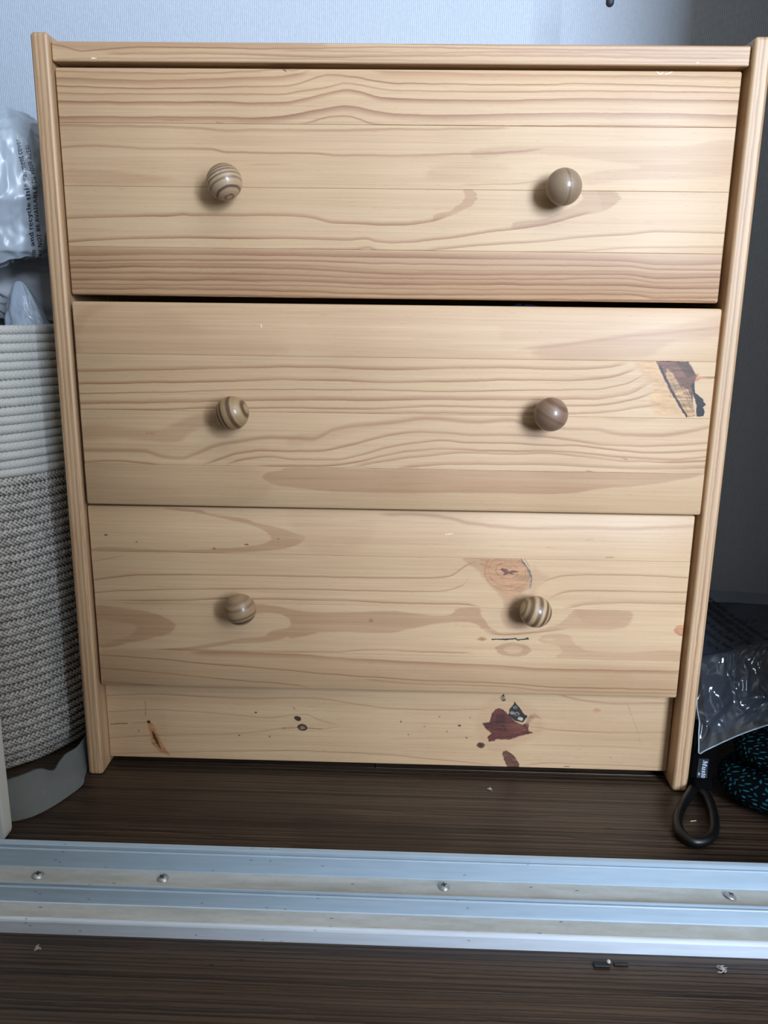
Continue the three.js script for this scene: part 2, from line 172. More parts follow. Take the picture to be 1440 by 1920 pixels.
const BOTTOM_GRAIN = { lines: [
  [0.4, 2.5, 2.5, 0, [-11,90.1,31,91.0,60,88.0,77,83.3,108,80.7,133,79.2,183,80.3,225,80.6,291,84.5]],
  [0.45, 0.6, 0.6, 1, [-291,37.5,-273,41.2,-255,45.1]],
  [0.6, 1.8, 0.35, 1, [-290,18.4,-259,22.9,-237,24.7,-171,25.8,-92,26.2,-39,26.0,33,26.7,59,28.8,76,40.1,87,45.7]],
  [0.6, 1.2, 0.35, 1, [-291,4.9,-260,8.0,-201,10.5,-92,12.9,-39,12.7,33,13.0,55,14.3,73,20.4,81,31.2]],
  [0.65, 2, 0.4, 1, [-291,-4.9,-246,-2.7,-187,-0.3,-163,1.4,-131,1.8,-93,2.1,-39,1.9,19,0.3,77,0.5,92,-1.4]],
  [0.4, 0.8, 0.4, 2, [-270,-5.2,-226,-4.7,-155,-4.4]],
  [0.55, 1.6, 0.4, 1, [148,22.8,158,28.4,172,32.2,200,33.9,229,33.9,257,33.4,292,32.4]],
  [0.55, 2, 0.4, 1, [155,4.7,166,12.6,180,16.5,201,17.3,244,17.3,291,17.3]],
  [0.45, 4, 0.4, 1, [171,-2.6,182,-0.0,195,2.9,217,4.7,260,5.5,293,5.1]],
  [0.45, 1.6, 0.5, 2, [-289,-55.8,-235,-55.2,-198,-53.9,-154,-54.2,-54,-52.6,-10,-49.4,35,-50.2,79,-50.6,88,-52.7]],
  [0.45, 0.4, 1.5, 2, [95,-25.1,104,-28.8,116,-30.0,129,-28.9,150,-26.0,179,-22.1]],
  [0.6, 1.2, 0.5, 3, [-291,-61.5,-244,-63.5,-184,-67.9,-88,-74.5,-62,-76.5,6,-79.9,50,-81.4,116,-82.4,169,-85.4,294,-85.5]],
  [0.55, 1.2, 0.5, 3, [-292,-75.3,-245,-78.1,-200,-81.7,-154,-85.3,-88,-90.2,-77,-92.5]],
  [0.5, 1.2, 0.5, 3, [-293,-90.9,-261,-91.9,-228,-94.2]],
  [0.5, 0.4, 4.5, 3, [-199,-55.0,-154,-54.9,-88,-55.6,-54,-58.2,5,-60.6,50,-61.8,115,-63.1,153,-65.4,212,-65.4,293,-64.7]],
  [0.45, 1.2, 0.4, 3, [-24,-81.6,36,-85.5,116,-86.0,169,-90.0,292,-89.6]],
], patches: [
  [0.6, 0.85, 0.6, 0, [-217,93.0,-183,91.9,-169,87.4,-155,86.2,-133,82.3,-126,79.0,-112,76.8,-92,71.4,-80,65.7,-83,61.2,-93,56.4,-127,51.1,-156,49.0,-170,47.6,-229,45.9,-290,46.0,-290,50.5,-214,50.9,-170,52.7,-137,56.2,-119,59.6,-113,64.2,-119,71.5,-133,77.8,-155,82.8,-180,88.2,-212,91.9]],
  [0.3, 0.5, 5, 0, [-97,92.6,-40,93.9,-11,81.3,-25,58.7,-68,50.3,-83,60.4]],
  [0.5, 0.8, 1.5, 1, [72,48.6,80,41.4,89,34.4,98,22.5,111,9.1,115,-2.5,114,-5.0,126,-4.7,127,8.6,138,18.0,143,24.2,140,31.7,139,36.2,133,42.1,128,49.5]],
  [0.35, 0.7, 2, 1, [141,42.3,149,34.9,157,29.9,149,22.9,144,12.1,157,6.3,143,5.9,138,18.0]],
  [0.62, 0.85, 0.8, 2, [-291,-9.4,-271,-9.4,-244,-12.6,-227,-16.9,-215,-22.9,-211,-27.5,-216,-34.7,-231,-40.7,-258,-47.0,-291,-52.2]],
  [0.25, 0.75, 1.5, 2, [-290,-24.0,-272,-24.3,-258,-26.8,-250,-31.7,-258,-39.0,-273,-44.7,-291,-49.5]],
  [0.62, 0.85, 0.8, 2, [-134,-3.6,-108,-5.3,-96,-8.1,-87,-9.4,-69,-10.5,-25,-9.3,5,-7.8,27,-9.6,48,-11.3,63,-9.4,74,-0.1,90,-0.2,92,-8.7,103,-23.9,113,-29.1,97,-26.4,90,-21.2,78,-17.6,49,-19.9,27,-25.2,5,-30.0,-32,-30.6,-69,-32.4,-84,-36.8,-98,-39.1,-97,-37.1,-119,-43.3,-153,-45.8,-191,-52.7,-220,-55.1,-235,-54.5,-198,-50.2,-168,-44.6,-138,-39.0,-122,-37.0,-116,-32.1,-98,-26.9,-95,-22.1,-101,-15.2,-115,-12.5,-138,-13.0]],
  [0.5, 0.75, 0.7, 2, [156,-22.7,173,-14.5,184,-2.3,236,-2.5,240,-7.3,239,-13.5,234,-19.1,223,-21.7,179,-22.1,151,-26.7,129,-30.1,107,-29.5,96,-24.3,111,-27.8,136,-26.5]],
  [0.6, 0.6, 2, 2, [184,-2.6,236,-2.5,240,-7.3,239,-13.5,234,-19.1,220,-18.7,193,-14.7]],
  [0.5, 0.6, 1.2, 2, [113,-1.6,115,-19.9,124,-23.5,139,-20.0,139,-1.0]],
  [0.42, 0.75, 0.7, 2, [150,-34.6,155,-29.4,180,-29.9,185,-36.8,195,-43.6,225,-46.8,293,-44.9,293,-52.5,240,-54.6,167,-53.4,175,-46.5,169,-40.4,154,-38.0]],
  [0.15, 0.8, 0.7, 2, [154,-34.5,160,-32.5,166,-34.2,160,-35.9]],
  [0.62, 0.9, 0.5, 2, [108,-44.4,115,-40.0,126,-38.7,138,-41.2,143,-45.8,139,-50.7,126,-53.4,114,-51.4]],
  [0.22, 0.9, 0.6, 2, [116,-45.8,122,-42.4,131,-42.2,136,-45.2,131,-49.0,121,-49.6]],
  [0.3, 0.5, 5, 3, [-290,-58.3,-88,-57.6,115,-63.1,294,-67.1,293,-89.6,-99,-91.9,-231,-94.0,-293,-94.1]],
], marks: [
  ['fill', 'rgba(168,114,78,.4)', 1, 1, [88,48.2,94,32.1,105,20.2,114,12.8,127,11.6,137,21.0,139,31.7,133,42.1,128,49.2]],
  ['oval', 'rgba(140,88,58,.6)', 0.7, 1, [116,36.4,127,28.4]],
  ['oval', 'rgba(150,95,62,.6)', 0.6, 1, [116,35.7,134,21.0]],
  ['oval', 'rgba(150,95,62,.5)', 0.6, 1, [116,36.0,122,31.3]],
  ['oval', 'rgba(140,88,58,.5)', 0.7, 1, [116,35.7,138,16.2]],
  ['fill', 'rgba(92,58,48,.95)', 0.3, 1, [109,37.8,112,38.9,116,37.5,118,35.7,121,37.0,127,35.3,121,34.0,123,32.2,118,33.5,112,31.3,113,34.1]],
  ['stroke', 'rgba(120,110,98,.95)', 1.5, 1, [128,49.2,134,41.4,137,35.4,140,28.7,139,24.1,139,19.6]],
  ['stroke', 'rgba(60,50,45,.9)', 0.5, 1, [128,49.2,134,41.4,138,35.4,140,30.2]],
  ['stroke', 'rgba(30,24,26,1)', 1.2, 2, [104,-35.4,112,-35.3,124,-34.5,127,-33.8,129,-35.5,135,-34.7,140,-33.8]],
  ['dot', 'rgba(30,24,26,1)', 1.4, 2, [139,-34.0]],
  ['dot', 'rgba(30,24,26,1)', 1.1, 2, [108,-35.3]],
  ['fill', 'rgba(146,94,62,.6)', 0.8, 2, [89,-35.3,94,-32.8,100,-35.0,95,-37.5]],
  ['fill', 'rgba(168,108,72,.7)', 0.4, 2, [294,-15.2,284,-17.0,281,-21.7,284,-25.5,291,-28.5,295,-27.9]],
  ['fill', 'rgba(48,32,24,.95)', 0.2, 0, [-277,65.2,-274,65.5,-272,64.8,-275,64.2]],
  ['fill', 'rgba(110,75,45,.9)', 0.2, 0, [-140,58.1,-137,58.9,-135,58.0,-137,57.1]],
  ['dot', 'rgba(120,82,52,.7)', 1.2, 0, [-245,58.6]],
  ['dot', 'rgba(120,75,45,.7)', 1.6, 0, [-169,53.2]],
  ['dot', 'rgba(120,75,45,.6)', 1.2, 0, [-106,64.3]],
  ['dot', 'rgba(130,85,50,.5)', 2.2, 2, [-16,-18.0]],
  ['dot', 'rgba(80,55,40,.8)', 0.5, 2, [68,-19.9]],
  ['stroke', 'rgba(150,105,70,.5)', 0.7, 0, [189,68.4,196,69.2]],
  ['stroke', 'rgba(150,105,70,.6)', 0.9, 0, [210,51.4,217,51.6]],
  ['stroke', 'rgba(150,105,70,.5)', 0.7, 0, [153,60.5,159,60.5]],
  ['stroke', 'rgba(252,240,215,.9)', 0.5, 0, [55,72.2,62,72.3]],
  ['stroke', 'rgba(235,205,160,.9)', 0.8, 3, [-290,-85.9,-290,-87.5]],
  ['stroke', 'rgba(235,205,160,.8)', 0.8, 3, [-290,-90.0,-290,-92.1]],
] };
const PLINTH_GRAIN = { lines: [
  [0.45, 0.9, 0.9, 0, [-293,28.5,-246,31.2,-204,30.2,-141,29.1,-79,31.6,-37,26.5,3,21.9,59,21.7,105,23.5]],
  [0.45, 0.9, 0.6, 0, [-292,10.2,-236,13.7,-173,11.4,-121,7.9,-98,12.1,-85,12.5,-68,6.1,-49,1.6]],
  [0.45, 0.8, 0.6, 0, [-294,-19.4,-234,-14.5,-174,-12.2,-132,-7.4,-106,-2.7,-89,-2.2,-68,-3.2,-49,0.4]],
  [0.45, 1, 0.8, 0, [-293,-37.5,-217,-33.5,-132,-29.6,-90,-28.3,3,-30.5,51,-34.0,82,-36.5,120,-39.3]],
  [0.4, 1, 0.8, 0, [143,-38.1,177,-34.7,229,-35.3,291,-36.8]],
  [0.35, 1, 1.5, 0, [147,6.1,184,2.7,226,1.7,290,3.2]],
  [0.35, 1, 2, 0, [169,44.2,203,36.2,234,33.7,286,35.3]],
  [0.2, 0.7, 1, 0, [144,-14.7,227,-14.4,289,-17.1]],
  [0.2, 0.7, 1, 0, [-2,-12.3,60,-9.2,94,-7.0]],
], patches: [
  [0.25, 0.5, 4, 0, [-294,9.7,-236,13.7,-239,-37.7,-293,-41.8]],
  [0.3, 0.6, 3, 0, [95,18.2,112,39.1,146,31.1,164,4.3,144,-12.4,115,-24.9,96,-7.0]],
], marks: [
  ['fill', 'rgba(160,104,60,.7)', 1.2, 0, [-252,1.7,-245,-3.9,-238,-23.6,-229,-37.9,-239,-35.3,-248,-26.2,-250,-12.2]],
  ['fill', 'rgba(70,38,18,.95)', 0.4, 0, [-248,-9.8,-245,-12.5,-241,-22.5,-239,-31.1,-244,-23.7,-247,-16.8]],
  ['dot', 'rgba(40,28,20,.95)', 2.0, 0, [-250,-0.1]],
  ['stroke', 'rgba(100,70,40,.8)', 0.5, 0, [-253,22.4,-253,6.7]],
  ['stroke', 'rgba(80,55,35,.9)', 0.7, 0, [-291,-4.2,-281,-2.7,-273,-2.7]],
  ['stroke', 'rgba(130,90,50,.7)', 0.5, 0, [-267,-2.3,-253,-0.7]],
  ['dot', 'rgba(45,30,22,.95)', 3.6, 0, [-93,8.1]],
  ['dot', 'rgba(60,42,32,.95)', 5.2, 0, [-88,-1.9]],
  ['dot', 'rgba(140,112,82,.9)', 2.6, 0, [-88,-2.1]],
  ['stroke', 'rgba(110,78,50,.7)', 0.8, 0, [-110,-3.3,-92,-2.3]],
  ['stroke', 'rgba(110,78,50,.7)', 0.8, 0, [-84,-2.5,-68,-3.2]],
  ['dot', 'rgba(70,50,35,.8)', 1.2, 0, [-137,13.6]],
  ['dot', 'rgba(70,50,35,.8)', 1, 0, [-155,-12.8]],
  ['dot', 'rgba(90,55,30,.8)', 1.1, 0, [-123,-13.4]],
  ['dot', 'rgba(80,55,38,.7)', 0.9, 0, [-96,19.2]],
  ['stroke', 'rgba(110,70,40,.7)', 0.8, 0, [-263,-9.1,-261,-11.4]],
  ['fill', 'rgba(82,42,34,1)', 0.4, 0, [116,25.2,121,23.6,127,16.9,134,10.3,141,7.1,147,10.7,148,0.4,153,-1.1,141,-4.9,129,-9.4,115,-9.2,113,-11.5,107,-12.4,106,-7.1,110,-3.1,103,2.5,100,8.1,107,9.5,109,18.7,113,23.8]],
  ['fill', 'rgba(106,60,44,.85)', 0.8, 0, [122,7.6,132,10.2,143,6.0,146,1.0,135,-3.4,127,-0.2]],
  ['fill', 'rgba(58,30,24,.8)', 1, 0, [113,18.8,122,19.0,124,10.0,114,7.4]],
  ['stroke', 'rgba(190,140,110,.6)', 0.7, 0, [131,-8.2,141,-4.4]],
  ['fill', 'rgba(38,33,30,1)', 0.2, 0, [132,33.0,136,27.4,142,19.7,146,16.4,141,10.0,133,12.1,126,17.4,127,24.9,130,28.4]],
  ['dot', 'rgba(150,145,125,.9)', 2.2, 0, [133,26.6]],
  ['dot', 'rgba(120,112,98,.9)', 2.6, 0, [130,20.4]],
  ['dot', 'rgba(110,100,88,.9)', 3.2, 0, [135,19.0]],
  ['dot', 'rgba(175,170,152,.9)', 2.8, 0, [139,14.1]],
  ['dot', 'rgba(20,18,18,1)', 0.9, 0, [133,26.6]],
  ['dot', 'rgba(20,18,18,1)', 1, 0, [135,19.0]],
  ['dot', 'rgba(30,26,24,1)', 1.2, 0, [144,17.5]],
  ['fill', 'rgba(52,42,34,1)', 0.2, 0, [120,41.2,122,37.6,122,33.6,119,33.5,117,36.6]],
  ['dot', 'rgba(150,132,100,.9)', 2.4, 0, [120,36.7]],
  ['dot', 'rgba(50,40,32,1)', 0.8, 0, [120,36.7]],
  ['dot', 'rgba(88,60,38,1)', 4.4, 0, [99,-16.8]],
  ['dot', 'rgba(50,34,24,1)', 2, 0, [99,-17.0]],
  ['fill', 'rgba(96,62,44,1)', 0.3, 0, [122,-23.5,126,-21.8,132,-25.6,137,-31.3,140,-37.0,140,-41.5,128,-41.8,125,-34.0,122,-27.1]],
  ['stroke', 'rgba(78,44,34,.7)', 1, 0, [126,-25.7,132,-32.6,136,-39.5]],
  ['fill', 'rgba(150,112,84,.7)', 0.7, 0, [144,10.6,148,18.0,153,20.5,162,13.9,155,16.6,150,11.9,146,4.9]],
  ['fill', 'rgba(200,130,85,.5)', 0.8, 0, [212,26.3,217,28.2,221,25.4,216,23.0]],
  ['stroke', 'rgba(150,115,80,.35)', 0.8, 0, [246,35.2,254,18.5,262,-1.8,264,-11.0]],
  ['stroke', 'rgba(80,58,40,.8)', 0.8, 0, [188,-38.5,193,-38.3]],
  ['dot', 'rgba(85,60,40,.8)', 1.2, 0, [15,7.6]],
  ['dot', 'rgba(60,44,32,.9)', 1.6, 0, [76,4.6]],
  ['dot', 'rgba(85,60,40,.7)', 1, 0, [23,-6.9]],
  ['dot', 'rgba(85,60,40,.7)', 1, 0, [40,2.6]],
  ['dot', 'rgba(85,60,40,.8)', 1, 0, [84,-8.7]],
  ['dot', 'rgba(95,70,50,.6)', 1, 0, [63,-2.4]],
  ['dot', 'rgba(95,70,50,.6)', 1, 0, [87,14.4]],
  ['dot', 'rgba(95,70,50,.6)', 1, 0, [55,14.1]],
  ['dot', 'rgba(110,85,60,.5)', 1, 0, [235,-26.9]],
] };

function splineY(p, n, x0, mmPer) {                       // y of a growth line for every column
  const out = new Float32Array(n).fill(NaN), q = [];
  for (let i = 0; i < p.length; i += 2) if (!q.length || p[i] > q[q.length - 1][0] + 0.5) q.push([p[i], p[i + 1]]);
  const m = q.length, d = [], t = [];
  for (let i = 0; i < m - 1; i++) d.push((q[i + 1][1] - q[i][1]) / (q[i + 1][0] - q[i][0]));
  for (let i = 0; i < m; i++) t.push(i === 0 ? d[0] : i === m - 1 ? d[m - 2] : d[i - 1] * d[i] <= 0 ? 0 : 2 * d[i - 1] * d[i] / (d[i - 1] + d[i]));
  for (let c = 0, k = 0; c < n; c++) {
    const x = x0 + (c + 0.5) * mmPer; if (x < q[0][0] || x > q[m - 1][0]) continue;
    while (k < m - 2 && x > q[k + 1][0]) k++;
    const h = q[k + 1][0] - q[k][0], s = (x - q[k][0]) / h, s2 = s * s, s3 = s2 * s;
    out[c] = (2 * s3 - 3 * s2 + 1) * q[k][1] + (s3 - 2 * s2 + s) * h * t[k] + (-2 * s3 + 3 * s2) * q[k + 1][1] + (s3 - s2) * h * t[k + 1];
  }
  return out;
}
const PALE = [195, 163, 125], TAN = [146, 104, 73], DEEP = [100, 65, 43];
function woodTexture(spec, wmm, hmm, joints, tints, seed, W, o = {}) {
  const mmPer = wmm / W, H = Math.round(hmm / mmPer), T = new Float32Array(W * H), x0 = -wmm / 2, yTop = hmm / 2;
  const edges = [yTop + 1, ...joints, -yTop - 1], pale = o.pale || PALE, tan = o.tan || TAN, deep = o.deep || DEEP, fib = o.fibre ?? 1;
  const bOf = new Int8Array(H), yOf = (r) => yTop - (r + 0.5) * mmPer;
  for (let r = 0; r < H; r++) { let b = 0; while (b < joints.length && yOf(r) < joints[b]) b++; bOf[r] = b; }
  for (let r = 0; r < H; r++) { const y = yOf(r), b = bOf[r], s = seed + b * 31;
    for (let c = 0; c < W; c++) { const x = x0 + c * mmPer + b * 777;
      T[r * W + c] = (tints[b] || 0) + 0.07 + fib * (0.07 * noise2(x * 0.012, y * 0.9, s) + 0.085 * noise2(x * 0.025, y * 2.6, s + 3) + 0.07 * noise2(x * 0.006, y * 0.16, s + 5)); } }
  const path = (g, p, close) => { g.beginPath(); for (let i = 0; i < p.length; i += 2) { const X = (p[i] - x0) / mmPer, Y = (yTop - p[i + 1]) / mmPer; i ? g.lineTo(X, Y) : g.moveTo(X, Y); } if (close) g.closePath(); };
  const clip = (g, b) => { g.beginPath(); g.rect(0, (yTop - edges[b]) / mmPer, W, (edges[b] - edges[b + 1]) / mmPer); g.clip(); };
  const smooth = (p) => { const v = []; for (let i = 0; i < p.length; i += 2) v.push(new THREE.Vector3(p[i], p[i + 1], 0)); if (v.length < 4) return p; const pts = new THREE.CatmullRomCurve3(v, true, 'centripetal').getPoints(v.length * 6); return pts.flatMap((q) => [q.x, q.y]); };
  const at = (img, X, Y) => { const i = clamp(Math.round(X), 0, W - 1), j = clamp(Math.round(Y), 0, H - 1); return (j * W + i) * 4; };
  if (spec.patches.length) {
    const cv = document.createElement('canvas'); cv.width = W; cv.height = H; const g = cv.getContext('2d');
    for (const [t, al, bl, b, p] of spec.patches) { g.save(); clip(g, b); g.filter = `blur(${(bl * 0.6 / mmPer).toFixed(2)}px)`; const v = Math.round(t * 255); g.fillStyle = `rgba(${v},${v},${v},${al})`; path(g, smooth(p), true); g.fill(); g.restore(); }
    const img = g.getImageData(0, 0, W, H).data;
    for (let r = 0; r < H; r++) for (let c = 0; c < W; c++) { const x = c * mmPer, y = r * mmPer;
      const k = at(img, c + noise2(x * 0.12, y * 1.2, seed + 90) * 4, r + noise2(x * 0.08, y * 0.6, seed + 91) * 1.2), a = img[k + 3] / 255; if (!a) continue;
      const b = r * W + c; T[b] = mix(T[b], img[k] / 255 * (0.98 + 0.16 * noise2(x * 0.01, y * 0.35, seed + 92)) + (T[b] - 0.07) * 0.9, a * (0.9 + 0.1 * noise2(x * 0.03, y * 0.8, seed + 93))); }
  }
  spec.lines.forEach(([I, up, dn, b, p], id) => {
    const ys = splineY(p, W, x0, mmPer), xa = p[0], xb = p[p.length - 2];
    for (let c = 0; c < W; c++) { if (isNaN(ys[c])) continue;
      const x = x0 + c * mmPer, yl = ys[c] + noise2(x * 0.06, id * 9.1, seed) * 0.35 + noise2(x * 0.25, id * 5.3, seed + 1) * 0.12;
      const fade = clamp((x - xa) / 12 + (xa < x0 + 12 ? 1 : 0), 0, 1) * clamp((xb - x) / 12 + (xb > -x0 - 14 ? 1 : 0), 0, 1), str = I * fade * (0.86 + 0.2 * noise2(x * 0.02, id * 3.7, seed + 2));
      const ra = Math.max(0, Math.floor((yTop - yl - up * 1.3) / mmPer)), rb = Math.min(H - 1, Math.ceil((yTop - yl + dn * 1.3) / mmPer));
      for (let r = ra; r <= rb; r++) { if (bOf[r] !== b) continue; const d = yl - yOf(r); const w = d < 0 ? up : dn, s = Math.abs(d) / w; if (s >= 1.3) continue;
        const f = w < 0.6 ? clamp(1.3 - s, 0, 1) : Math.pow(1 - s / 1.3, 1.35), k = r * W + c; T[k] += 1.38 * str * f * (1.05 - T[k] * 0.7) * (1 + 0.12 * noise2(x * 0.05, yOf(r) * 3, seed + 4)); } } });
  // resin ducts: short fine dashes
  const R = rng(seed + 5);
  for (let i = 0; i < (o.dashes ?? 1300); i++) { const c0 = Math.floor(R() * W), r0 = Math.floor(R() * H), n = Math.floor((2 + R() * 9) / mmPer), a = 0.06 + R() * R() * 0.34, sg = R() < 0.25 ? -0.6 : 1; for (let c = c0; c < Math.min(W, c0 + n); c++) { const r = r0 + Math.round(noise2(c * 0.02, i, seed)); if (r > 0 && r < H) T[r * W + c] += a * sg * Math.sin(Math.PI * (c - c0) / n); } }
  const cv = document.createElement('canvas'); cv.width = W; cv.height = H; const g = cv.getContext('2d');
  for (const [kind, col, size, b, p] of spec.marks) { g.save(); if (joints.length) clip(g, b); g.fillStyle = g.strokeStyle = col; g.lineCap = 'round'; g.lineJoin = 'round';
    if (kind === 'fill') { if (size) g.filter = `blur(${(size * 0.5 / mmPer).toFixed(2)}px)`; path(g, p, true); g.fill(); }
    else if (kind === 'stroke') { g.lineWidth = size / mmPer; path(g, p, false); g.stroke(); }
    else if (kind === 'dot') { g.beginPath(); g.ellipse((p[0] - x0) / mmPer, (yTop - p[1]) / mmPer, size / mmPer, size * 0.72 / mmPer, 0.2, 0, 7); g.fill(); }
    else if (kind === 'oval') { g.lineWidth = size / mmPer; g.beginPath(); g.ellipse((p[0] - x0) / mmPer, (yTop - p[1]) / mmPer, Math.abs(p[2] - p[0]) / mmPer, Math.abs(p[3] - p[1]) / mmPer, 0.15, 0, 7); g.stroke(); }
    g.restore(); }
  const mk = g.getImageData(0, 0, W, H).data, data = new Uint8Array(W * H * 4), bump = new Uint8Array(W * H * 4);
  for (let r = 0; r < H; r++) for (let c = 0; c < W; c++) { const k = r * W + c, t = clamp(T[k], 0, 1.5), x = c * mmPer, y = r * mmPer;
    const fv = 1 + 0.2 * noise2(x * 0.1, y * 0.7, seed + 95) + 0.12 * noise2(x * 0.5, y * 1.1, seed + 96); const m = at(mk, c + noise2(x * 0.5, y * 0.5, seed + 70) * 0.9 / mmPer * 0.6, r + noise2(x * 0.5, y * 0.5, seed + 71) * 0.5 / mmPer * 0.6), a = mk[m + 3] / 255, grit = (hash(c, r, seed) - 0.5) * 5 + 3.2 * noise2(x * 0.02, y * 0.02, seed + 8), oo = ((H - 1 - r) * W + c) * 4;
    for (let q = 0; q < 3; q++) { let v = t < 1 ? mix(pale[q], tan[q], t) : mix(tan[q], deep[q], (t - 1) * 2); v += grit; data[oo + q] = clamp(mix(v, mk[m + q] * fv, a), 0, 255); bump[oo + q] = clamp(170 - t * 70 - a * 40 + grit * 2, 0, 255); }
    data[oo + 3] = bump[oo + 3] = 255; }
  return { map: tex(data, W, H, true, !!o.repeat), bump: tex(bump, W, H, false, !!o.repeat) };
}
// growth lines for boards that the photograph shows only as narrow edges
function looseGrain(seed, wmm, hmm, step, strength) {
  const R = rng(seed), lines = []; let y = hmm / 2;
  while (y > -hmm / 2) { y -= step * (0.4 + R() * 1.1); const p = [], am = R() * step * 0.5; for (let x = -wmm / 2; x <= wmm / 2 + 1; x += wmm / 10) p.push(Math.round(x), y + am * noise2(x * 0.008, y, seed)); lines.push([strength * (0.5 + R() * 0.7), step * (0.2 + R() * 0.5), 0.3, 0, p]); }
  return { lines: lines.map(([a, b, c, d, p]) => [a, b, c, d, p]), patches: [], marks: [] };
}
// ---------------------------------------------------------------- setting
const DEPTH = -0.31, ROOM = { x0: -1.9, x1: 2.1, z1: 2.6, h: 2.35 }, CL = { x0: -0.72, x1: 0.74, face: 0.10, open1: 0.448 };
const ribs = (() => {                                     // vinyl wallpaper: fine vertical ribs with slight breaks, 0.36 m a tile
  const N = 1024, d = new Uint8Array(N * N * 4), c = new Uint8Array(N * N * 4), n = 156;
  for (let y = 0; y < N; y++) for (let x = 0; x < N; x++) { const w = (Math.sin((x / N) * n * Math.PI * 2 + 0.9 * noise2((x * 40) / N, (y * 60) / N, 2)) + 1) / 2, br = hash(Math.floor((x / N) * n), Math.floor((y / N) * 110 + hash(Math.floor((x / N) * n), 1) * 3), 5), k = (y * N + x) * 4;
    const v = clamp(w * (0.72 + 0.4 * br) * 200 + 20 * noise2(x / 9, y / 3, 4), 0, 255); d[k] = d[k + 1] = d[k + 2] = v; d[k + 3] = 255; const t = 238 + (br - 0.5) * 7 + (w - 0.5) * 6; c[k] = t - 10; c[k + 1] = t - 3; c[k + 2] = t + 5; c[k + 3] = 255; }
  return { b: tex(d, N, N, false), c: tex(c, N, N) };
})();
for (const t of [ribs.b, ribs.c]) t.repeat.set(1 / 0.36, 1 / 0.36);
const M = {};
M.paper = std(0xc3c5c9, 0.62, { map: ribs.c, bumpMap: ribs.b, bumpScale: 0.0003 });
M.wall = std(0xa39b90, 0.85); M.ceiling = std(0xf2ecdf, 0.9); M.whitePaint = std(0xdfe2e4, 0.45);
struct('wall_back', boxUV(box(CL.x1 - CL.x0 + 0.16, ROOM.h, 0.08, (CL.x0 + CL.x1) / 2, ROOM.h / 2, DEPTH - 0.04), 'x'), M.paper);
struct('wall_left', boxUV(box(0.08, ROOM.h, CL.face - DEPTH, CL.x0 - 0.04, ROOM.h / 2, (CL.face + DEPTH) / 2), 'z'), M.paper);
struct('unseen_wall_right', boxUV(box(0.08, ROOM.h, CL.face - DEPTH, CL.x1 + 0.04, ROOM.h / 2, (CL.face + DEPTH) / 2), 'z'), std(0x3c3f45, 0.8));  // unseen end wall, toned dark to deepen the shade on the closet's right side
struct('wall_front', mergeGeometries([ // the bedroom side of the closet: jambs beside the opening and the header above it
  box(ROOM.x1 - CL.open1, ROOM.h, 0.12, (ROOM.x1 + CL.open1) / 2, ROOM.h / 2, CL.face + 0.06), box(CL.x0 - ROOM.x0, ROOM.h, 0.12, (ROOM.x0 + CL.x0) / 2, ROOM.h / 2, CL.face + 0.06),
  box(CL.open1 - CL.x0, ROOM.h - 2.05, 0.12, (CL.open1 + CL.x0) / 2, (ROOM.h + 2.05) / 2, CL.face + 0.06)]), M.wall);
struct('wall_west', box(0.1, ROOM.h, ROOM.z1 - CL.face, ROOM.x0 - 0.05, ROOM.h / 2, (ROOM.z1 + CL.face) / 2), M.wall);
struct('wall_east', box(0.1, ROOM.h, ROOM.z1 - CL.face, ROOM.x1 + 0.05, ROOM.h / 2, (ROOM.z1 + CL.face) / 2), M.wall);
struct('wall_south', mergeGeometries([ // wall with the window opening
  box(WIN.x0 - ROOM.x0 + 0.1, ROOM.h, 0.12, (WIN.x0 + ROOM.x0 - 0.1) / 2, ROOM.h / 2, ROOM.z1 + 0.06), box(ROOM.x1 - WIN.x1 + 0.1, ROOM.h, 0.12, (WIN.x1 + ROOM.x1 + 0.1) / 2, ROOM.h / 2, ROOM.z1 + 0.06),
  box(WIN.x1 - WIN.x0, WIN.y0, 0.12, (WIN.x0 + WIN.x1) / 2, WIN.y0 / 2, ROOM.z1 + 0.06), box(WIN.x1 - WIN.x0, ROOM.h - WIN.y1, 0.12, (WIN.x0 + WIN.x1) / 2, (ROOM.h + WIN.y1) / 2, ROOM.z1 + 0.06)]), M.wall);
struct('ceiling', box(ROOM.x1 - ROOM.x0 + 0.2, 0.1, ROOM.z1 - DEPTH + 0.3, (ROOM.x0 + ROOM.x1) / 2, ROOM.h + 0.05, (ROOM.z1 + DEPTH) / 2), M.ceiling);
{ const w = WIN.x1 - WIN.x0, h = WIN.y1 - WIN.y0, cx = (WIN.x0 + WIN.x1) / 2, cy = (WIN.y0 + WIN.y1) / 2, f = 0.045;
  const win = struct('window_1', mergeGeometries([box(w, f, 0.05, cx, WIN.y0 + f / 2, ROOM.z1 + 0.06), box(w, f, 0.05, cx, WIN.y1 - f / 2, ROOM.z1 + 0.06), box(f, h - 2 * f, 0.05, WIN.x0 + f / 2, cy, ROOM.z1 + 0.06), box(f, h - 2 * f, 0.05, WIN.x1 - f / 2, cy, ROOM.z1 + 0.06)]), M.whitePaint);
  obj('pane', box(w - 2 * f, h - 2 * f, 0.004, cx, cy, ROOM.z1 + 0.06), new THREE.MeshPhysicalMaterial({ color: 0xffffff, transmission: 1, roughness: 0.02, thickness: 0 }), win); }

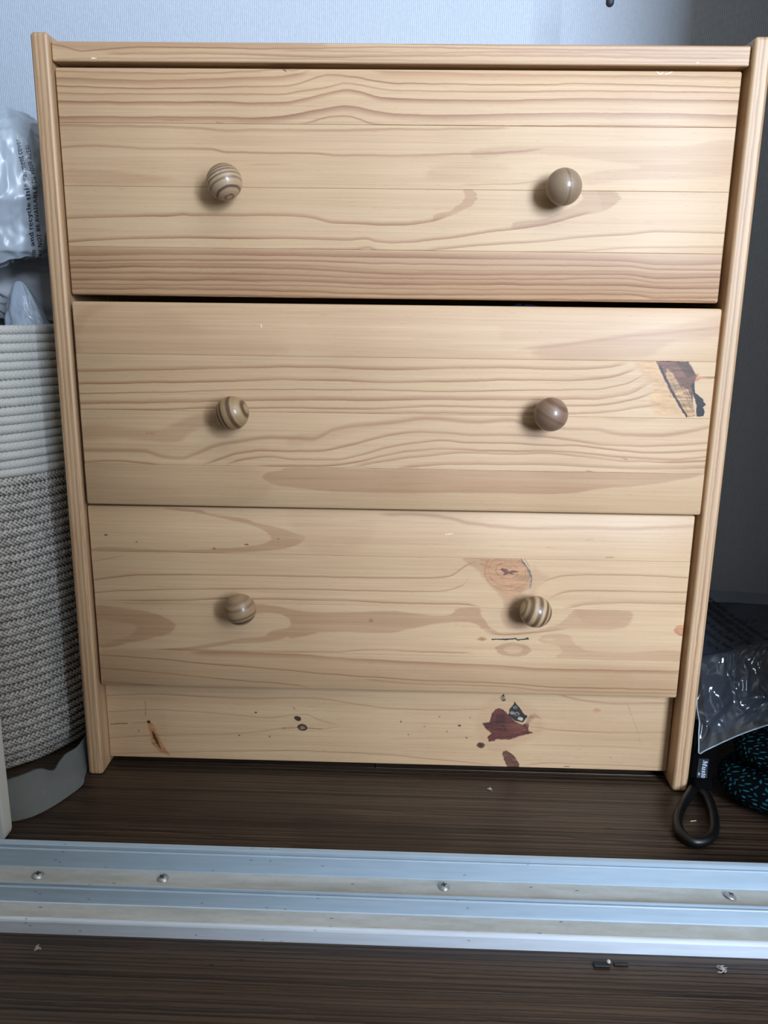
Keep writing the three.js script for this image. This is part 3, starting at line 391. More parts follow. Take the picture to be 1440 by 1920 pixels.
// floor: dark boards, 19 cm wide, running along the closet
const floor = struct('floor', box(ROOM.x1 - ROOM.x0 + 0.2, 0.05, ROOM.z1 - DEPTH + 0.3, (ROOM.x0 + ROOM.x1) / 2, -0.045, (ROOM.z1 + DEPTH) / 2), std(0x2a211a, 0.8));
{ const P = { pale: [76, 60, 47], tan: [38, 27, 20], deep: [14, 10, 7], dashes: 2600, fibre: 2.2 };
  const grain = (seed, extra) => { const g = looseGrain(seed, 1200, 190, 3.6, 1.15); if (extra) { g.lines.push(...extra.lines); g.marks.push(...extra.marks); g.patches.push(...extra.patches); } return g; };
  const mid = { patches: [[0.9, 0.5, 8, 0, [-150, 40, -60, 20, -20, 0, -100, -20, -260, -10, -300, 20]], [0.1, 0.5, 10, 0, [60, 30, 400, 40, 420, 0, 60, 5]], [0.9, 0.45, 10, 0, [-80, -10, 60, -14, 40, -60, -60, -66]]],
    lines: [[0.9, 1.5, 0.4, 0, [-190, -6, -60, -9, -20, -7, 100, -9, 320, -8]], [0.7, 3, 0.4, 0, [-330, 20, -200, 6, -110, -12, -20, -20, 120, -14, 300, -30]], [0.7, 3, 0.4, 0, [-330, -20, -160, -30, 0, -50, 200, -40, 330, -48]], [0.7, 2, 0.4, 0, [-60, 22, 100, 12, 220, 20, 400, 16]]],
    marks: [['fill', 'rgba(30,22,17,.75)', 2, 0, [-86, -7, -78, -2, -68, 0, -56, -2, -48, -7, -58, -12, -72, -13]], ['oval', 'rgba(22,16,12,.8)', 1.2, 0, [-67, -7, -48, -14]], ['stroke', 'rgba(25,18,14,.85)', 0.8, 0, [-48, -7, 0, -8, 120, -10, 200, -9]], ['fill', 'rgba(25,18,14,.8)', 0.5, 0, [208, 0, 216, 1, 224, -1, 212, -2]]] };
  const fore = { patches: [], lines: [], marks: [['dot', 'rgba(20,14,11,.95)', 1.9, 0, [-123, 4]], ['dot', 'rgba(20,14,11,.9)', 1.5, 0, [-102, 10]], ['fill', 'rgba(30,22,16,.8)', 1, 0, [0, -15, 16, -16, 30, -15, 14, -18]], ['stroke', 'rgba(28,20,15,.8)', 1.2, 0, [-40, -40, 60, -38]]] };
  const tx = [woodTexture(grain(41, mid), 1200, 190, [], [0.18], 41, 2048, P), woodTexture(grain(57, fore), 1200, 190, [], [0.12], 57, 2048, P), woodTexture(grain(73), 1200, 190, [], [0.3], 73, 1400, P), woodTexture(grain(91), 1200, 190, [], [0.05], 91, 1400, P)];
  const mats = tx.map((t) => std(0xffffff, 0.42, { map: t.map, bumpMap: t.bump, bumpScale: 0.0004 }));
  const plank = (x0, x1, z0, m, u0 = 0.5) => { const w = x1 - x0, g = box(w - 0.0007, 0.02, 0.1893, (x0 + x1) / 2, -0.01, z0 + 0.095, 0.0009), p = g.attributes.position, uv = g.attributes.uv; for (let i = 0; i < p.count; i++) uv.setXY(i, u0 + p.getX(i) / 1.2, clamp(1 - (p.getZ(i) - z0) / 0.19, 0.003, 0.997)); obj('plank', g, mats[m], floor); };
  plank(-0.6, 0.6, -0.03, 0); plank(-1.8, -0.6, -0.03, 2, 1.5); plank(0.6, 1.8, -0.03, 3, -0.5);
  plank(-1.212, -0.012, -0.22, 2, 1.01); plank(-0.012, 1.188, -0.22, 3, 0.01); plank(-0.75, 0.45, -0.41, 3, 0.6); plank(0.45, 1.65, -0.41, 2, -0.4);
  plank(-0.6, 0.6, 0.16, 1); plank(-1.8, -0.6, 0.16, 3, 1.5); plank(0.6, 1.8, 0.16, 2, -0.5);
  for (let k = 0; k < 4; k++) { const o = [0.2, -0.35, 0.45, -0.1][k], z = 0.35 + k * 0.19; plank(-1.2 + o, o, z, 2 + (k % 2), 0.5 - (o - 0.6) / 1.2); plank(o, 1.2 + o, z, 3 - (k % 2), 0.5 - (o + 0.6) / 1.2); }
}

// sill board and the aluminium bottom track of the sliding doors
const grime = (() => { const W = 1024, H = 128, d = new Uint8Array(W * H * 4); for (let y = 0; y < H; y++) for (let x = 0; x < W; x++) { const k = (y * W + x) * 4, u = (x / W) * 1.2, v = y / H; let t = 0.5 + 0.35 * noise2(u * 9, v * 5, 3) + 0.25 * noise2(u * 60, v * 14, 4) + 0.12 * noise2(u * 300, v * 30, 6); t = clamp(t, 0, 1); const s = hash(x >> 1, y >> 1, 9) > 0.9985 ? 0.45 : 1; d[k] = (190 - 28 * t) * s; d[k + 1] = (190 - 29 * t) * s; d[k + 2] = (187 - 34 * t) * s; d[k + 3] = 255; } return tex(d, W, H); })();
const paintGrain = (() => { const W = 512, H = 64, d = new Uint8Array(W * H * 4); for (let y = 0; y < H; y++) for (let x = 0; x < W; x++) { const k = (y * W + x) * 4, t = noise2(x * 0.02, y * 0.5, 8) * 5 + noise2(x * 0.11, y * 0.7, 9) * 4 + (hash(x, y, 3) > 0.9988 ? -60 : 0); d[k] = 206 + t; d[k + 1] = 214 + t; d[k + 2] = 224 + t; d[k + 3] = 255; } return tex(d, W, H); })();
grime.repeat.set(1 / 1.2, 20); paintGrain.repeat.set(1.2, 14); grime.offset.x = paintGrain.offset.x = 0.5;
M.grime = std(0xffffff, 0.7, { map: grime }); M.sill = std(0xffffff, 0.5, { map: paintGrain }); M.track = std(0xc9d6dd, 0.38, { map: paintGrain });
const X0 = -0.74, X1 = CL.open1 - 0.001;
{ const b = struct('trim_1', boxUV(alongX([[0.146, 0], [0.2252, 0], [0.2252, 0.0105], [0.2246, 0.0119], [0.2232, 0.0125], [0.146, 0.0125]], X0, X1), 'x'), M.sill);
  obj('worn_top', boxUV(box(X1 - X0, 0.0003, 0.0152, (X0 + X1) / 2, 0.01265, 0.2142), 'x'), M.grime, b); }
const track = base('sliding_door_track', [0, 0.0125, 0]); tag(track, 'white metal bottom track for sliding doors with grimy channel and four screws', 'door track');
{ // two lips with a fine groove each, a channel floor between
  const lip = (z, h, w) => [[z - w, 0.0022], [z - w, h], [z - w + 0.0012, h + 0.0006], [z - 0.0034, h + 0.0006], [z - 0.003, h - 0.0002], [z - 0.0028, h - 0.0022], [z - 0.0014, h - 0.0022], [z - 0.0012, h - 0.0008], [z, h - 0.0008], [z, 0.0022]];
  const g = alongX([[0.1560, 0], [0.2048, 0], ...[[0.2048, 0.0125], [0.2042, 0.0132], [0.2032, 0.0132], [0.2030, 0.0105], [0.2012, 0.0105], [0.2010, 0.0140], [0.1998, 0.0140], [0.1995, 0.0022]], [0.1660, 0.0022], [0.1655, 0.0026], [0.1655, 0.0186], [0.1648, 0.0192], [0.1640, 0.0192], [0.1638, 0.0170], [0.1620, 0.0170], [0.1618, 0.0206], [0.1604, 0.0210], [0.1560, 0.0210]], X0, X1);
  obj('rail', boxUV(g, 'x'), M.track, track);
  obj('channel_floor', boxUV(box(X1 - X0, 0.0002, 0.0325, (X0 + X1) / 2, 0.00232, 0.1826), 'x'), M.grime, track);
  const steel = std(0xb2b4b4, 0.4, { metalness: 0.85 }), dark = std(0x24262a, 0.6);
  const screwG = (() => { const g = new THREE.LatheGeometry([[0, 0.0019], [0.0016, 0.0018], [0.003, 0.0012], [0.0039, 0.0004], [0.0041, 0]].reverse().map(([r, y]) => new THREE.Vector2(Math.max(r, 1e-5), y)), 28); return g; })();
  const crossG = mergeGeometries([box(0.0036, 0.0004, 0.0009, 0, 0.0018, 0), box(0.0009, 0.0004, 0.0036, 0, 0.0018, 0), new THREE.CylinderGeometry(0.0008, 0.0008, 0.0005, 10).translate(0, 0.0018, 0)].map((q) => q.toNonIndexed()));
  [[-0.285, 0.1772, 0.12, 0.3, -0.1], [-0.1806, 0.1762, 0.12, 0.8, 0.15], [0.0533, 0.1750, 0.05, 0.2, 0.05], [0.2878, 0.1752, 0.02, 0.6, -0.25]].forEach(([x, z, tx, ry, tz]) => { const s = obj('screw', screwG, steel, track); s.position.set(x, 0.0028, z); s.rotation.set(tx, ry, tz); s.scale.set(1.22, 1.25, 1.22); const c = obj('cross_slot', crossG, dark, s); });
  const worn = std(0x3c4148, 0.6); // dark scuffs in the groove of the lips
  for (const [x0, x1, z, y] of [[-0.2935, -0.279, 0.1629, 0.0172], [-0.345, -0.326, 0.1629, 0.0172], [-0.31, -0.292, 0.2021, 0.0107]]) obj('scuff', box(x1 - x0, 0.0002, 0.0015, (x0 + x1) / 2, y, z), worn, track);
}
// white sliding door leaf: only its lower right corner reaches into the picture
{ const s = new THREE.Shape(), w = 0.378, h = 2.0, r = 0.008; s.moveTo(-w, 0); s.lineTo(-r, 0); s.quadraticCurveTo(0, 0, 0, r); s.lineTo(0, h); s.lineTo(-w, h); s.closePath();
  const g = new THREE.ExtrudeGeometry(s, { depth: 0.012, bevelEnabled: true, bevelSize: 0.0015, bevelThickness: 0.002, bevelSegments: 2 }); g.translate(-0.3436, 0.0016, 0.1035);
  const door = struct('door_1', boxUV(g, 'y'), std(0xd6d7d4, 0.6)); }
// unseen blocker behind the camera, placed to shade the chest's left and lower parts
struct('unseen_light_blocker', mergeGeometries([box(0.46 - ROOM.x0, 0.82, 0.1, (0.46 + ROOM.x0) / 2, 0.41, 1.1), box(ROOM.x1 - 0.46, 0.34, 0.1, (ROOM.x1 + 0.46) / 2, 0.17, 1.1)]), M.wall);

// ---------------------------------------------------------------- chest of drawers
const chest = base('chest_of_drawers', [0, 0, 0]); tag(chest, 'pale pine chest of three drawers with round wooden knobs standing against the wall', 'chest of drawers');
const lacquer = (t, extra = {}) => new THREE.MeshPhysicalMaterial({ color: 0xffffff, map: t.map, bumpMap: t.bump, bumpScale: 0.00018, roughness: 0.55, clearcoat: 0.35, clearcoatRoughness: 0.5, ...extra });
const HW = 0.2913, INNER = 0.2945;
{ const st = woodTexture(looseGrain(11, 720, 60, 4, 0.6), 720, 60, [], [0.02], 11, 1440, { dashes: 120, repeat: true }), sideM = lacquer(st);
  st.map.repeat.set(1 / 0.72, 1 / 0.06); st.bump.repeat.set(1 / 0.72, 1 / 0.06);
  for (const s of [-1, 1]) { const g = box(0.0155, 0.70, 0.30, s * (INNER + 0.0155 / 2), 0.35, -0.15, 0.0036); boxUV(g, 'y', s > 0 ? 0.013 : 0.04); obj('side_panel', g, sideM, chest); }
  const tt = woodTexture({ lines: [[0.6, 1, 0.4, 0, [-295, -26, -285, -28, -268, -31.5, -250, -30, -215, -28, -120, -29, 0, -27, 150, -28, 294, -28]], [0.5, 2, 0.4, 0, [-250, -34, -160, -33, -60, -35, 80, -33, 294, -34]], [0.4, 1, 0.4, 0, [-100, -30, 0, -31, 120, -30, 294, -31.5]], [0.4, 1.2, 0.4, 0, [-290, -38, -100, -36.5, 100, -37.5, 294, -37]], [0.4, 1, 0.5, 0, [0, -24.5, 100, -25, 294, -24.6]]], patches: [[0.55, 0.6, 2, 0, [-294, -24, -60, -24, -60, -27, -200, -29, -260, -31, -294, -27]], [0.5, 0.5, 3, 0, [80, -30, 294, -31, 294, -27, 120, -27]]], marks: [['stroke', 'rgba(250,235,205,.9)', 0.8, 0, [-260, -37, -256, -37]], ['stroke', 'rgba(250,235,205,.8)', 0.7, 0, [250, -37, 252, -37]]] }, 589, 80, [], [0.08], 21, 1500, { dashes: 200 });
  const g = box(2 * INNER - 0.0006, 0.0158, 0.288, 0, 0.6861, -0.149, 0.0017), p = g.attributes.position, n = g.attributes.normal, uv = g.attributes.uv; // top board: front edge keeps its own strip of the texture
  for (let i = 0; i < p.count; i++) { const up = Math.abs(n.getY(i)) > 0.8; uv.setXY(i, (p.getX(i) + INNER) / 0.589, up ? (0.5 + ((-0.149 - p.getZ(i)) / 0.29) * 0.9) : ((p.getY(i) - 0.6782) * 1000 + 0.5) / 80); }
  obj('top_board', g, lacquer(tt), chest);
  const pt = woodTexture(PLINTH_GRAIN, 589, 88, [], [0.03], 31, 1700);
  const pg = box(2 * INNER - 0.0006, 0.088, 0.016, 0, 0.0535, -0.030, 0.0012), pp = pg.attributes.position, pu = pg.attributes.uv; for (let i = 0; i < pp.count; i++) pu.setXY(i, (pp.getX(i) + INNER) / 0.589, clamp((pp.getY(i) - 0.0505 + 0.044) / 0.088, 0.002, 0.998));
  obj('plinth_board', pg, lacquer(pt), chest).rotation.z = 0.002;
  obj('back_panel', boxUV(box(2 * INNER - 0.001, 0.64, 0.004, 0, 0.355, -0.296), 'x'), std(0xb79a72, 0.8), chest);
}
// one board of an edge-glued drawer front; the outer edges of the front are rounded, the glue joints have a hair-fine chamfer
function boardGeo(y0, y1, hh, outTop, outBot) {
  const r = 0.0022, depth = 0.016, arc = [1, 0.82, 0.6, 0.35, 0], xs = [], ys = [];
  for (const a of arc) xs.push(-HW + r * (1 - a)); for (let i = 1; i < 6; i++) xs.push(-HW + r + (2 * HW - 2 * r) * i / 6); for (const a of [...arc].reverse()) xs.push(HW - r * (1 - a));
  if (outBot) for (const a of arc) ys.push(y0 + r * (1 - a)); else ys.push(y0, y0 + 0.00035);
  if (outTop) for (const a of [...arc].reverse()) ys.push(y1 - r * (1 - a)); else ys.push(y1 - 0.00035, y1);
  const nx = xs.length, ny = ys.length, F = (i, j) => { let x = xs[i], y = ys[j], dx = Math.max(0, Math.abs(x) - (HW - r)) / r, dy = Math.max(outTop ? (y - (y1 - r)) / r : 0, outBot ? (y0 + r - y) / r : 0, 0), d = Math.max(dx, dy);
    if (dx > 0 && dy > 0) { const k = Math.max(dx, dy) / Math.hypot(dx, dy); x = Math.sign(x) * (HW - r + dx * k * r); y = y > (y0 + y1) / 2 ? y1 - r + dy * k * r : y0 + r - dy * k * r; }
    let z = (Math.sqrt(Math.max(0, 1 - d * d)) - 1) * r; if ((!outBot && j === 0) || (!outTop && j === ny - 1)) z -= 0.0003; return [x, y, z]; };
  const pos = [], uv = [], idx = [], V = (p) => { pos.push(...p); uv.push((p[0] + HW) / (2 * HW), clamp((p[1] + hh) / (2 * hh), 0.002, 0.998)); return pos.length / 3 - 1; };
  const f = [], b = []; for (let j = 0; j < ny; j++) for (let i = 0; i < nx; i++) { const p = F(i, j); f.push(V(p)); b.push(V([p[0], p[1], -depth])); }
  const Q = (a, bb, c, d) => idx.push(a, bb, c, a, c, d), I = (i, j) => j * nx + i;
  for (let j = 0; j < ny - 1; j++) for (let i = 0; i < nx - 1; i++) { Q(f[I(i, j)], f[I(i + 1, j)], f[I(i + 1, j + 1)], f[I(i, j + 1)]); Q(b[I(i, j)], b[I(i, j + 1)], b[I(i + 1, j + 1)], b[I(i + 1, j)]); }
  for (let i = 0; i < nx - 1; i++) { Q(b[I(i, 0)], b[I(i + 1, 0)], f[I(i + 1, 0)], f[I(i, 0)]); Q(f[I(i, ny - 1)], f[I(i + 1, ny - 1)], b[I(i + 1, ny - 1)], b[I(i, ny - 1)]); }
  for (let j = 0; j < ny - 1; j++) { Q(f[I(0, j)], f[I(0, j + 1)], b[I(0, j + 1)], b[I(0, j)]); Q(b[I(nx - 1, j)], b[I(nx - 1, j + 1)], f[I(nx - 1, j + 1)], f[I(nx - 1, j)]); }
  const g = new THREE.BufferGeometry(); g.setAttribute('position', new THREE.Float32BufferAttribute(pos, 3)); g.setAttribute('uv', new THREE.Float32BufferAttribute(uv, 2)); g.setIndex(idx); return toCreasedNormals(g, 0.7);
}
// turned ball knob; its colour follows the growth rings that cut through the ball
function knobGeo(n, stripes, base0, tone, seed) {
  const prof = [[0.0001, 0], [0.0072, 0], [0.0070, 0.003], [0.0068, 0.0062]], R = 0.0152, cz = 0.0192, a0 = Math.asin(0.0068 / R); 
  for (let i = 0; i <= 44; i++) { const a = Math.PI - a0 - (Math.PI - a0) * i / 44; prof.push([Math.max(1e-5, R * Math.sin(a)), cz + R * Math.cos(a) * 0.98]); }
  const g = new THREE.LatheGeometry(prof.map(([r, y]) => new THREE.Vector2(r, y)), 88); g.rotateX(Math.PI / 2); g.computeVertexNormals();
  const N = new THREE.Vector3(...n).normalize(), p = g.attributes.position, col = new Float32Array(p.count * 3), d = new THREE.Vector3(), c = new THREE.Color(), dk = new THREE.Color(tone), bs = new THREE.Color(base0);
  for (let i = 0; i < p.count; i++) { d.set(p.getX(i), p.getY(i), p.getZ(i) - cz).normalize(); const s = d.dot(N) + 0.02 * noise3(d.x * 3, d.y * 3, d.z * 3, seed); let t = 0.1 + 0.09 * noise2(s * 26, seed, seed) + 0.05 * noise3(d.x * 14, d.y * 14, d.z * 14, seed);
    for (const [s0, w, k] of stripes) { const q = (s - s0) / w; t = Math.max(t, k * clamp(1.75 - Math.abs(q) * (q > 0 ? 1.7 : 1.2), 0, 1)); }
    c.copy(bs).lerp(dk, clamp(t, 0, 1)); col.set([c.r, c.g, c.b], 3 * i); }
  g.setAttribute('color', new THREE.BufferAttribute(col, 3)); return g;
}
const knobM = new THREE.MeshPhysicalMaterial({ color: 0xffffff, vertexColors: true, roughness: 0.5, clearcoat: 0.4, clearcoatRoughness: 0.18 });
const trayM = std(0xcbb188, 0.7);
const KN = [
  [{ n: [-0.38, 0.85, -0.36], s: [[0.86, 0.03, 1], [0.71, 0.034, 1], [0.55, 0.036, 1], [0.37, 0.038, 1], [0.18, 0.04, 0.95], [-0.06, 0.042, 0.9], [-0.33, 0.07, 0.6], [-0.73, 0.06, 0.85], [-0.97, 0.015, 0.9]], b: 0xa98e70, t: 0x3c2014 }, { n: [0.97, 0.05, -0.25], s: [[-0.03, 0.05, 0.75], [0.8, 0.1, 0.25]], b: 0x86715a, t: 0x5f4530 }],
  [{ n: [0.93, 0.34, 0.15], s: [[-0.95, 0.05, 1], [-0.82, 0.06, 1], [-0.57, 0.075, 1], [-0.32, 0.08, 1], [0.24, 0.14, 0.85], [0.9, 0.07, 0.9]], b: 0x9c805c, t: 0x40240f }, { n: [0.45, 0.88, 0.1], s: [[-0.06, 0.05, 0.7], [-0.15, 0.04, 0.55], [0.72, 0.13, 0.8], [-0.6, 0.08, 0.3]], b: 0x765d4a, t: 0x5a3d2a }],
  [{ n: [-0.22, 0.96, 0.14], s: [[-0.22, 0.035, 1], [-0.55, 0.07, 1], [0.39, 0.1, 0.5], [0.75, 0.1, 0.4]], b: 0x937657, t: 0x351e11 }, { n: [0.94, -0.32, -0.12], s: [[-0.86, 0.06, 0.7], [-0.55, 0.15, 0.85], [-0.04, 0.16, 0.85], [0.42, 0.12, 0.9], [0.8, 0.16, 0.95]], b: 0xa8906d, t: 0x4e2a1a }],
];
[[TOP_GRAIN, [50.4, -1.2, -52.3], [0.1, 0.02, 0.0, 0.2], -0.0017, 0.5802, -0.006, 0.0014, 101], [MIDDLE_GRAIN, [47.9, -3.4, -54.8], [0.14, 0.06, 0.06, 0.08], 0.0008, 0.3864, 0.001, 0.003, 202], [BOTTOM_GRAIN, [48.4, -2.6, -54.4], [0.08, 0.04, 0.04, 0.1], -0.001, 0.1954, -0.005, 0.0041, 303]].forEach(([spec, joints, tints, xc, yc, z, rot, seed], k) => {
  const hh = 0.0943, t = woodTexture(spec, 2 * HW * 1000, 2 * hh * 1000, joints, tints, seed, 1760), m = lacquer(t), zb = -0.016 - 0.0002;
  const w = 0.27, d = 0.255; // the box behind the front
  const drawer = obj('drawer', mergeGeometries([box(2 * w, 0.004, d, 0, -0.078, zb - d / 2), box(0.011, 0.15, d, -w, -0.005, zb - d / 2), box(0.011, 0.15, d, w, -0.005, zb - d / 2), box(2 * w - 0.011, 0.15, 0.011, 0, -0.005, zb - d + 0.0055), box(2 * w - 0.011, 0.15, 0.011, 0, -0.005, zb - 0.0057)]), trayM, chest);
  drawer.position.set(xc, yc, z); drawer.rotation.z = rot;
  const e = [hh, ...joints.map((v) => v / 1000), -hh];
  for (let b = 0; b < 4; b++) obj('board', boardGeo(e[b + 1] + (b < 3 ? 0.00004 : 0), e[b] - (b ? 0.00004 : 0), hh, b === 0, b === 3), m, drawer);
  [-1, 1].forEach((sx, q) => { const c = KN[k][q], kn = obj('knob', knobGeo(c.n, c.s, c.b, c.t, seed + q), knobM, drawer, ['ball knob with many fine dark rings', 'pale ball knob with one brown line', 'ball knob with slanting dark stripes', 'greyish ball knob with a diagonal stripe', 'ball knob with two dark lines low down', 'ball knob with broad upright brown stripes'][k * 2 + q]); kn.position.set([[-0.1441, 0.1449], [-0.1444, 0.1424], [-0.1416, 0.1426]][k][q], [[0.0009, -0.0005], [-0.0022, 0.001], [-0.002, 0.0019]][k][q], 0); });
});
// ---------------------------------------------------------------- rope basket on the left
const BK = { x: -0.499, z: -0.133, r: 0.1655, step: 0.0086 };
function coilGeo(R, t, seed, dark) {                       // one round of braided rope: chevron strands, detailed on the side that faces the room
  const a0 = -0.35, a1 = 1.75, pitch = 0.0047, nFine = 560, nCoarse = 64, ang = []; for (let i = 0; i < nFine; i++) ang.push(a0 + (a1 - a0) * i / nFine); for (let i = 0; i < nCoarse; i++) ang.push(a1 + (Math.PI * 2 - a1 + a0) * i / nCoarse);
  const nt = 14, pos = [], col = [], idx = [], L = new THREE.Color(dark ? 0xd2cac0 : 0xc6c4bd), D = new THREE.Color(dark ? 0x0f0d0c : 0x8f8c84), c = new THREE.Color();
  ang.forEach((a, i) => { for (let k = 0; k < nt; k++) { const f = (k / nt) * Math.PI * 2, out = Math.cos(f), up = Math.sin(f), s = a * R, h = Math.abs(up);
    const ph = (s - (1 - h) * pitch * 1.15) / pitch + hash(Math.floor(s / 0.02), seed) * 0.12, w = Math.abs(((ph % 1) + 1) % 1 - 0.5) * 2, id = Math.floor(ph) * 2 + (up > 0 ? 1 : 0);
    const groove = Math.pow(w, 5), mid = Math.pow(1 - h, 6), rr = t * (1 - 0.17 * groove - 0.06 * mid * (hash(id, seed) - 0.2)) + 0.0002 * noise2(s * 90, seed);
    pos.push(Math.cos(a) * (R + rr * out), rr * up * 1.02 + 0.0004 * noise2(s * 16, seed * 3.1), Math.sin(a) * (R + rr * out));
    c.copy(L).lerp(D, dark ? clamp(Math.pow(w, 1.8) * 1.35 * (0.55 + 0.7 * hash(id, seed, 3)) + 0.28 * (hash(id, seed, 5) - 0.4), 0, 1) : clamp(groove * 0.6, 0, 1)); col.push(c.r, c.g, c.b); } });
  const n = ang.length; for (let i = 0; i < n; i++) for (let k = 0; k < nt; k++) { const a = i * nt + k, b = i * nt + (k + 1) % nt, d = ((i + 1) % n) * nt + k, e = ((i + 1) % n) * nt + (k + 1) % nt; idx.push(a, b, e, a, e, d); }
  const g = new THREE.BufferGeometry(); g.setAttribute('position', new THREE.Float32BufferAttribute(pos, 3)); g.setAttribute('color', new THREE.Float32BufferAttribute(col, 3)); g.setIndex(idx); g.computeVertexNormals(); return g;
}
const basket = base('rope_basket', [BK.x, 0, BK.z]); tag(basket, 'tall round rope basket, white above and braided black-flecked grey below', 'basket');
{ const m = new THREE.MeshStandardMaterial({ color: 0xffffff, vertexColors: true, roughness: 0.95, side: THREE.DoubleSide });
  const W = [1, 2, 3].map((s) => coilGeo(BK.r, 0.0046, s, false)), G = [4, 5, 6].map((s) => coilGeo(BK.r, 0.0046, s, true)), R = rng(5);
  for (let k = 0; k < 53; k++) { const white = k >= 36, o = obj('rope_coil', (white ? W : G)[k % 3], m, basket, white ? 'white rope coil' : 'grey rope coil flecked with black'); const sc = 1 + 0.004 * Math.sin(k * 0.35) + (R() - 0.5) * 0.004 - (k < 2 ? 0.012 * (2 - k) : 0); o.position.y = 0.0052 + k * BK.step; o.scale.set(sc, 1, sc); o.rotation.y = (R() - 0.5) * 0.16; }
  obj('basket_bottom', new THREE.CylinderGeometry(BK.r - 0.002, BK.r - 0.002, 0.006, 64).translate(0, 0.004, 0), std(0x6f6962, 0.95), basket); }
// crumpled closed shapes
function lump(c, rx, ry, rz, amp, freq, seed, o = {}) {
  const nu = o.nu || 180, nv = o.nv || 120, e = o.e || 1;
  const f = (u, v) => { const th = u * Math.PI * 2, ph = (v - 0.5) * Math.PI, q = (x) => Math.sign(x) * Math.pow(Math.abs(x), e); let x = q(Math.cos(ph)) * q(Math.sin(th)), y = q(Math.sin(ph)), z = q(Math.cos(ph)) * q(Math.cos(th));
    if (o.shape) [x, y, z] = o.shape(x, y, z, th);
    const w = fbm3(x * freq * 0.5, y * freq * 0.5, z * freq * 0.5, seed + 40) * 0.8, n = ridge(noise3(x * freq + w, y * freq, z * freq - w, seed)) * 0.6 + ridge(noise3(x * freq * 2.3 - w, y * freq * 2.3 + w, z * freq * 2.3, seed + 9)) * 0.3 + noise3(x * freq * 6, y * freq * 6, z * freq * 6, seed + 5) * 0.12, k = 1 + amp * n;
    return [c[0] + x * rx * k * (x < 0 && o.left ? o.left : 1), c[1] + y * ry * k + (o.slope || 0) * x * rx, c[2] + z * rz * k]; };
  const g = surf(f, nu, nv, o.uv); return g;
}
// white printed garment bag bulging out of the basket
{ const W = 2048, H = 1024, cv = document.createElement('canvas'); cv.width = W; cv.height = H; const g = cv.getContext('2d'); g.fillStyle = '#b4bec8'; g.fillRect(0, 0, W, H);
  g.fillStyle = '#1b2230'; g.save(); g.translate(262, 748); g.rotate(-Math.PI / 2 - 0.04); g.scale(0.92, 1.4); g.font = 'bold 25px sans-serif'; g.fillText('reuse and recycle this garment cover.', 0, 0); g.font = 'bold 21px sans-serif'; g.fillText('(MAY NOT BE AVAILABLE IN YOUR AREA)', 8, 27); g.restore();
  const t = new THREE.CanvasTexture(cv); t.colorSpace = THREE.SRGBColorSpace;
  const m = new THREE.MeshPhysicalMaterial({ color: 0xffffff, map: t, roughness: 0.38, clearcoat: 0.35, clearcoatRoughness: 0.25, transmission: 0.12, thickness: 0, side: THREE.DoubleSide });
  const bag = base('plastic_bag', [-0.397, 0.581, -0.11]); tag(bag, 'white printed plastic garment bag bulging out of the top of the rope basket', 'plastic bag');
  const hem = (x, y, z, th) => { const yy = y < -0.62 ? -0.62 - (y + 0.62) * 0.1 + 0.06 * noise2(th * 7, 3, 7) + 0.03 * noise2(th * 19, 5, 9) : y; const k = clamp(-y, 0, 1); return [x * (1 + 0.16 * k), yy - z * 0.38 * k - 0.1 * k, z * (1 - 0.05 * k)]; };
  obj('bag_film', lump([0, 0, 0], 0.062, 0.077, 0.055, 0.085, 2.1, 24, { left: 1.9, slope: 0.12, shape: hem, e: 0.95, nu: 300, nv: 220 }), m, bag); }
{ const film = new THREE.MeshPhysicalMaterial({ color: 0xb4bfcc, roughness: 0.3, clearcoat: 0.7, clearcoatRoughness: 0.12, transmission: 0.2, thickness: 0, side: THREE.DoubleSide });
  const grey = new THREE.MeshPhysicalMaterial({ color: 0xdcdfe3, roughness: 0.5, transmission: 0.2, thickness: 0, side: THREE.DoubleSide });
  const b2 = base('plastic_bag', [-0.372, 0.489, -0.148]); tag(b2, 'dull grey crumpled plastic bag hanging under the white printed bag', 'plastic bag');
  obj('bag_film', lump([0, 0, 0], 0.052, 0.036, 0.022, 0.16, 1.6, 33, { left: 1.6, e: 0.85, slope: -0.18 }), grey, b2);
  const b3 = base('plastic_bag', [-0.372, 0.466, -0.085]); tag(b3, 'small glossy translucent plastic pouch gathered at its neck inside the basket rim', 'plastic bag');
  obj('bag_film', surf((u, v) => { const th = u * Math.PI * 2, t = v, r = 0.0022 + 0.0245 * Math.pow(clamp((1 - t) * 1.05, 0, 1), 0.62) * (t < 0.06 ? Math.sqrt(t / 0.06) : 1), pl = 1 + 0.05 * Math.cos(th * 7 + 5 * t + 2 * noise2(th, t * 3, 4)) * (0.2 + t), n = 0.006 * fbm3(Math.cos(th) * 2.2, t * 4, Math.sin(th) * 2.2, 12); return [Math.cos(th) * (r * pl + n * (1 - t)) + 0.003 - 0.007 * t, -0.03 + t * 0.062, Math.sin(th) * (r * pl + n * (1 - t)) * 0.7]; }, 120, 80), film, b3);
  const cl = base('dark_clothes', [BK.x, 0.424, BK.z]); tag(cl, 'black folded clothes filling the rope basket beneath the plastic bags', 'clothes');
  obj('folded_fabric', lump([0, 0, 0], 0.130, 0.038, 0.130, 0.05, 3.2, 51, { e: 0.6 }), std(0x111114, 0.95), cl); }
